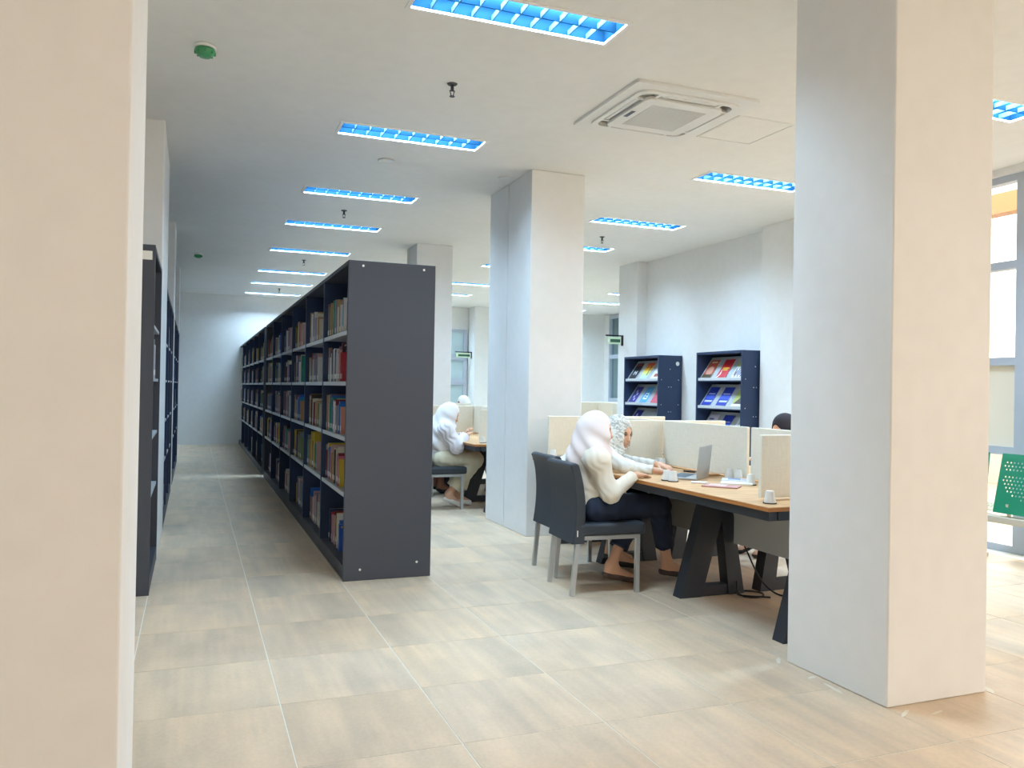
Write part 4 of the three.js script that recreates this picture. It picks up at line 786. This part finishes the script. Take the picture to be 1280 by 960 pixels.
  const lg = p.leg || [0.105, 0.082, 0.068, 0.062];
  const legs = [cap(J.pelvis, J.belly, 0.118, 0.105), cap(J.hipL, J.knL, lg[0], lg[1]), cap(J.hipR, J.knR, lg[0], lg[1])], lf = blend(legs, 0.05);
  const sh = [[J.knL, J.anL], [J.knR, J.anR]].map(([k, a]) => { const d = unit(sub(a, k)), e = add(k, sub(a, k), p.legEnd ?? 0.78), c = cap(k, a, lg[2] + 0.008, lg[3]); return (x, y, z) => Math.max(c(x, y, z), (x - e[0]) * d[0] + (y - e[1]) * d[1] + (z - e[2]) * d[2]); });
  const f2 = fold(0.0025, 60, 0.4), waist = J.belly[1] + 0.04;
  const legField = (x, y, z) => { let d = Math.max(lf(x, y, z), y - waist); d = smin(smin(d, sh[0](x, y, z), 0.025), sh[1](x, y, z), 0.025); return d + f2(x, y, z); };
  part('trousers', netMesh(legField, lo.map((v) => v - 0.03), [hi[0] + 0.03, waist + 0.03, hi[2] + 0.04], cell), p.legMat, o, p.legLabel);
  // shoes
  for (const [a, t] of [[J.anL, J.toL], [J.anR, J.toR]]) {
    const heel = add(a, [-0.03, -0.055, 0]), d = unit(sub(t, heel)), f1 = blend([cap(heel, t, 0.034, 0.034), cap(add(heel, d, 0.08), add(t, d, 0.0), 0.04, 0.034)], 0.02), y0 = Math.min(heel[1], t[1]) - 0.026, sl = (t[1] - heel[1]) / (t[0] - heel[0] || 1e-3);
    const rim = p.shoeRim ?? 0.012, shoe = (x, y, z) => Math.max(f1(x, y, z), y - (heel[1] + sl * (x - heel[0]) + rim), (heel[1] + sl * (x - heel[0]) - 0.027) - y);
    const slo = [0, 1, 2].map((k) => Math.min(heel[k], t[k]) - 0.06), shi = [0, 1, 2].map((k) => Math.max(heel[k], t[k]) + 0.06);
    part('shoe', netMesh(shoe, slo, shi, far ? 0.014 : 0.006), p.shoeMat, o, p.shoeLabel);
  }
  // headscarf or hair
  if (p.scarf) {
    const c = p.scarf, e = (a, b, d, r) => ell(at(hc, hf, a, b, d), hf, r);
    const shell = [e(-0.018, 0.028, 0, [0.108, 0.11, 0.097]), e(-0.0, -0.05, 0, [0.09, 0.085, 0.082]), cap(at(hc, hf, -0.02, -0.05, 0), J.neck, 0.088, 0.1)];
    for (const [a, b, ra, rb] of c.drape || []) shell.push(cap(S(a), S(b), ra, rb));
    const sf = blend(shell, 0.06), open = e(0.1, -0.018, 0, [0.07, 0.09, 0.066]), ffs = (x, y, z) => { const u = (x - hc[0]) * hf[2][0] + (z - hc[2]) * hf[2][2], w = (x - hc[0]) * hf[0][0] + (z - hc[2]) * hf[0][2], yy = y - hc[1], down = Math.min(1, Math.max(0, (0.08 - yy) * 6)); return (c.fold ?? 0.007) * down * Math.sin(52 * (w * 0.9 + yy * 0.75 + Math.abs(u) * 0.4) + 1.2 * Math.sin(9 * yy + 4 * u)); };
    const keepBelow = c.bottom, scarf = (x, y, z) => { let d = sf(x, y, z) + ffs(x, y, z); d = Math.max(d, keepBelow - y); return Math.max(d, -open(x, y, z)); };
    const ps = [hc, J.neck, ...(c.drape || []).flatMap(([a, b]) => [S(a), S(b)])], sl2 = [0, 1, 2].map((k) => Math.min(...ps.map((q) => q[k])) - 0.17), sh2 = [0, 1, 2].map((k) => Math.max(...ps.map((q) => q[k])) + 0.17);
    sl2[1] = Math.max(sl2[1], keepBelow - 0.03);
    const g = netMesh(scarf, sl2, sh2, far ? 0.014 : c.cell || 0.0065);
    if (c.print) { const q = g.attributes.position, col = new Float32Array(q.count * 3), A = new THREE.Color(c.print[0]), B = new THREE.Color(c.print[1]); for (let i = 0; i < q.count; i++) { const X = q.getX(i) * 120 + 400, Y = q.getY(i) * 120, Z = q.getZ(i) * 120 + 400; const v = 0.5 * vnoise(X, Y, 999, 999, 51) + 0.5 * vnoise(Z + 7, Y + X * 0.5, 999, 999, 52); const k = v > 0.56 ? 1 : v > 0.5 ? (v - 0.5) / 0.06 : 0; col[3 * i] = A.r + (B.r - A.r) * k; col[3 * i + 1] = A.g + (B.g - A.g) * k; col[3 * i + 2] = A.b + (B.b - A.b) * k; } g.setAttribute('color', new THREE.BufferAttribute(col, 3)); }
    part('headscarf', g, c.mat, o, c.label);
  }
  if (p.cape) { const c = blend(p.cape.map(([a, b, ra, rb]) => cap(S(a), S(b), ra, rb)), 0.06), bot = p.capeBottom, cf = (x, y, z) => Math.max(c(x, y, z) + 0.008 * Math.sin(40 * (x * 0.8 + z) + 3 * y), bot - y); const ps = p.cape.flatMap(([a, b]) => [S(a), S(b)]); part('cape', netMesh(cf, [0, 1, 2].map((k) => Math.min(...ps.map((q) => q[k])) - 0.2), [0, 1, 2].map((k) => Math.max(...ps.map((q) => q[k])) + 0.2), far ? 0.02 : 0.011), p.topMat, o, p.topLabel); }
  return o;
}
const cloth = (c, o = {}) => phys(c, 0.85, { sheen: 0.25, ...o });
const navyTrousers = cloth(0x1f2a40), brownShoe = phys(0x5a4640, 0.35);
// woman in the nearer chair: pale headscarf, cream blouse, navy trousers
person({
  label: 'seated woman in a plain pale pink headscarf, cream blouse and navy trousers', base: [2.5, 0, -4.95], yaw: 0.5, pitch: -0.12,
  j: { pelvis: [2.49, 0.575, -4.95], belly: [2.495, 0.69, -4.95], chest: [2.495, 0.83, -4.95], neck: [2.505, 0.925, -4.95], head: [2.565, 1.055, -4.955], shL: [2.50, 0.88, -5.10], shR: [2.485, 0.87, -4.79],
    elL: [2.60, 0.665, -5.15], wrL: [2.785, 0.66, -5.02], elR: [2.555, 0.655, -4.73], wrR: [2.775, 0.768, -4.80], hipL: [2.51, 0.54, -5.04], hipR: [2.51, 0.54, -4.86], knL: [2.96, 0.545, -5.07], knR: [3.02, 0.545, -4.89],
    anL: [2.70, 0.125, -4.98], toL: [2.845, 0.034, -4.97], anR: [3.13, 0.125, -4.95], toR: [3.31, 0.034, -4.97] },
  handL: { dir: [0.55, -0.83, 0.1], n: [0.8, 0.5, 0.1], curl: 0.3 }, handR: { dir: [1, -0.06, -0.3], n: [0, 1, 0], curl: 0.12 }, thL: 1, thR: -1,
  topMat: cloth(0xe8ddcb), topLabel: 'loose cream blouse', hem: 0.555, loose: true, sleeve: [0.062, 0.062, 0.055, 0.041], foldAmp: 0.0016,
  legMat: navyTrousers, legLabel: 'navy trousers', legEnd: 0.72, shoeMat: brownShoe, shoeLabel: 'brown slip on shoe',
  scarf: { mat: cloth(0xe9dcd9), label: 'pale pink headscarf', fold: 0.006, bottom: 0.79, drape: [[[2.55, 1.0, -4.95], [2.465, 0.86, -4.95], 0.1, 0.1], [[2.50, 1.05, -4.95], [2.415, 0.86, -4.95], 0.09, 0.075], [[2.555, 0.97, -4.94], [2.59, 0.88, -4.91], 0.075, 0.055], [[2.50, 0.925, -5.04], [2.49, 0.925, -4.86], 0.06]] },
});
// woman reaching for the laptop: patterned headscarf, white long sleeved top
person({
  label: 'woman in a patterned grey headscarf and white top reaching for the laptop', base: [2.62, 0, -5.46], yaw: 1.12, pitch: -0.24,
  j: { pelvis: [2.58, 0.575, -5.46], belly: [2.60, 0.70, -5.46], chest: [2.72, 0.845, -5.44], neck: [2.86, 0.915, -5.44], head: [3.0, 1.012, -5.44], shL: [2.84, 0.865, -5.58], shR: [2.77, 0.865, -5.28],
    elL: [3.06, 0.80, -5.50], wrL: [3.21, 0.79, -5.22], elR: [2.91, 0.785, -5.14], wrR: [3.06, 0.77, -5.02], hipL: [2.58, 0.54, -5.55], hipR: [2.58, 0.54, -5.37], knL: [3.03, 0.55, -5.56], knR: [3.03, 0.55, -5.36],
    anL: [3.0, 0.125, -5.54], toL: [3.16, 0.034, -5.54], anR: [2.94, 0.125, -5.36], toR: [3.1, 0.034, -5.34] },
  handL: { dir: [0.35, -0.12, 1], n: [0, 1, 0.1], curl: 0.32 }, handR: { dir: [0.8, -0.06, 0.35], n: [0, 1, 0], curl: 0.12 }, thL: 1, thR: -1,
  topMat: cloth(0xe9ebe7), topLabel: 'white long sleeved top', hem: 0.56, sleeve: [0.06, 0.052, 0.045, 0.033], foldAmp: 0.0025,
  legMat: cloth(0x3c2c2c), legLabel: 'dark brown trousers', legEnd: 0.75, shoeMat: phys(0x2a2423, 0.4), shoeLabel: 'dark shoe',
  scarf: { cell: 0.005, mat: phys(0xffffff, 0.85, { vertexColors: true, sheen: 0.2 }), print: [0xe6e3da, 0xb4b5b0], label: 'grey and white patterned headscarf', fold: 0.006, bottom: 0.80, drape: [[[2.97, 0.96, -5.42], [2.93, 0.86, -5.39], 0.082, 0.07], [[2.93, 0.97, -5.46], [2.82, 0.885, -5.46], 0.09, 0.085], [[2.82, 0.9, -5.54], [2.8, 0.9, -5.36], 0.07]] },
});
// woman at the second desk
person({
  label: 'seated woman in a long white headscarf, pale cape top and cream trousers', base: [2.55, 0, -8.8], yaw: 0.5, pitch: -0.42,
  j: { pelvis: [2.56, 0.575, -8.8], belly: [2.57, 0.69, -8.8], chest: [2.60, 0.83, -8.8], neck: [2.635, 0.915, -8.8], head: [2.70, 1.03, -8.8], shL: [2.61, 0.87, -8.95], shR: [2.60, 0.87, -8.64],
    elL: [2.72, 0.69, -8.98], wrL: [2.88, 0.79, -8.85], elR: [2.72, 0.69, -8.60], wrR: [2.87, 0.80, -8.72], hipL: [2.57, 0.54, -8.89], hipR: [2.57, 0.54, -8.71], knL: [2.97, 0.535, -8.9], knR: [2.97, 0.53, -8.7],
    anL: [2.80, 0.125, -8.82], toL: [2.94, 0.034, -8.82], anR: [2.67, 0.15, -8.72], toR: [2.79, 0.034, -8.72] },
  handL: { dir: [0.4, 0.6, 0.2], n: [-0.8, 0.4, 0], curl: 0.4 }, handR: { dir: [0.6, 0.3, -0.4], n: [-0.2, 1, 0], curl: 0.4 }, thL: 1, thR: -1,
  topMat: cloth(0xe4dee2), topLabel: 'pale lilac white cape top', hem: 0.56, loose: true, sleeve: [0.075, 0.085, 0.08, 0.055], foldAmp: 0.0035,
  legMat: cloth(0xd9cfb4), legLabel: 'wide cream trousers', leg: [0.11, 0.092, 0.088, 0.088], legEnd: 0.82, shoeMat: std(0xe6e1d8, 0.6), shoeLabel: 'white trainer', shoeRim: 0.03,
  scarf: { mat: cloth(0xe9e3e0), label: 'long white headscarf', fold: 0.006, bottom: 0.62, drape: [[[2.67, 0.97, -8.8], [2.56, 0.72, -8.8], 0.11, 0.165], [[2.64, 1.03, -8.8], [2.47, 0.76, -8.8], 0.095, 0.09], [[2.60, 0.86, -8.92], [2.60, 0.86, -8.68], 0.1]] },
});
const spare = (label, base, face, scarfCol, topCol, o = {}) => {
  const f = face, b = base, q = (dx, y, dz) => [b[0] + f * dx, y, b[2] + dz];
  person({ label, base: b, far: true, yaw: f > 0 ? 0 : Math.PI, pitch: -0.35,
    j: { pelvis: q(0, 0.575, 0), belly: q(0.02, 0.69, 0), chest: q(0.08, 0.83, 0), neck: q(0.14, 0.92, 0), head: q(0.21, o.hy ?? 1.03, 0), shL: q(0.1, 0.87, -0.15 * f), shR: q(0.1, 0.87, 0.15 * f), elL: q(0.24, 0.78, -0.2 * f), wrL: q(0.42, 0.79, -0.08 * f), elR: q(0.24, 0.78, 0.2 * f), wrR: q(0.42, 0.79, 0.08 * f),
      hipL: q(0, 0.54, -0.09 * f), hipR: q(0, 0.54, 0.09 * f), knL: q(0.42, 0.54, -0.1 * f), knR: q(0.42, 0.54, 0.1 * f), anL: q(0.4, 0.125, -0.1 * f), toL: q(0.55, 0.034, -0.1 * f), anR: q(0.4, 0.125, 0.1 * f), toR: q(0.55, 0.034, 0.1 * f) },
    handL: { dir: [f, -0.05, 0], curl: 0.3 }, handR: { dir: [f, -0.05, 0], curl: 0.3 }, thL: 1, thR: -1, skin: o.skin, topMat: cloth(topCol), hem: 0.56, legMat: cloth(0x2a2c33), shoeMat: M.black,
    scarf: { mat: cloth(scarfCol), fold: 0.006, bottom: o.bottom ?? 0.8, drape: o.cap ? [] : [[q(0.12, 0.94, 0), q(0.08, 0.86, 0), 0.1, 0.11]] } });
};
spare('person in a dark headscarf seated behind the woman in white', [2.5, 0, -9.9], 1, 0x2a2628, 0x4a3c40, { skin: M.skinDark });
spare('person in a black headscarf behind the desk screens', [4.80, 0, -5.5], -1, 0x2b2830, 0x35313a, {});
spare('person in a white cap at the farther bench desk', [4.62, 0, -13.6], -1, 0xf0efec, 0xdfe3e6, { skin: M.skinDark, bottom: 1.03, cap: true, hy: 1.07 });

renderer.render(scene, camera);
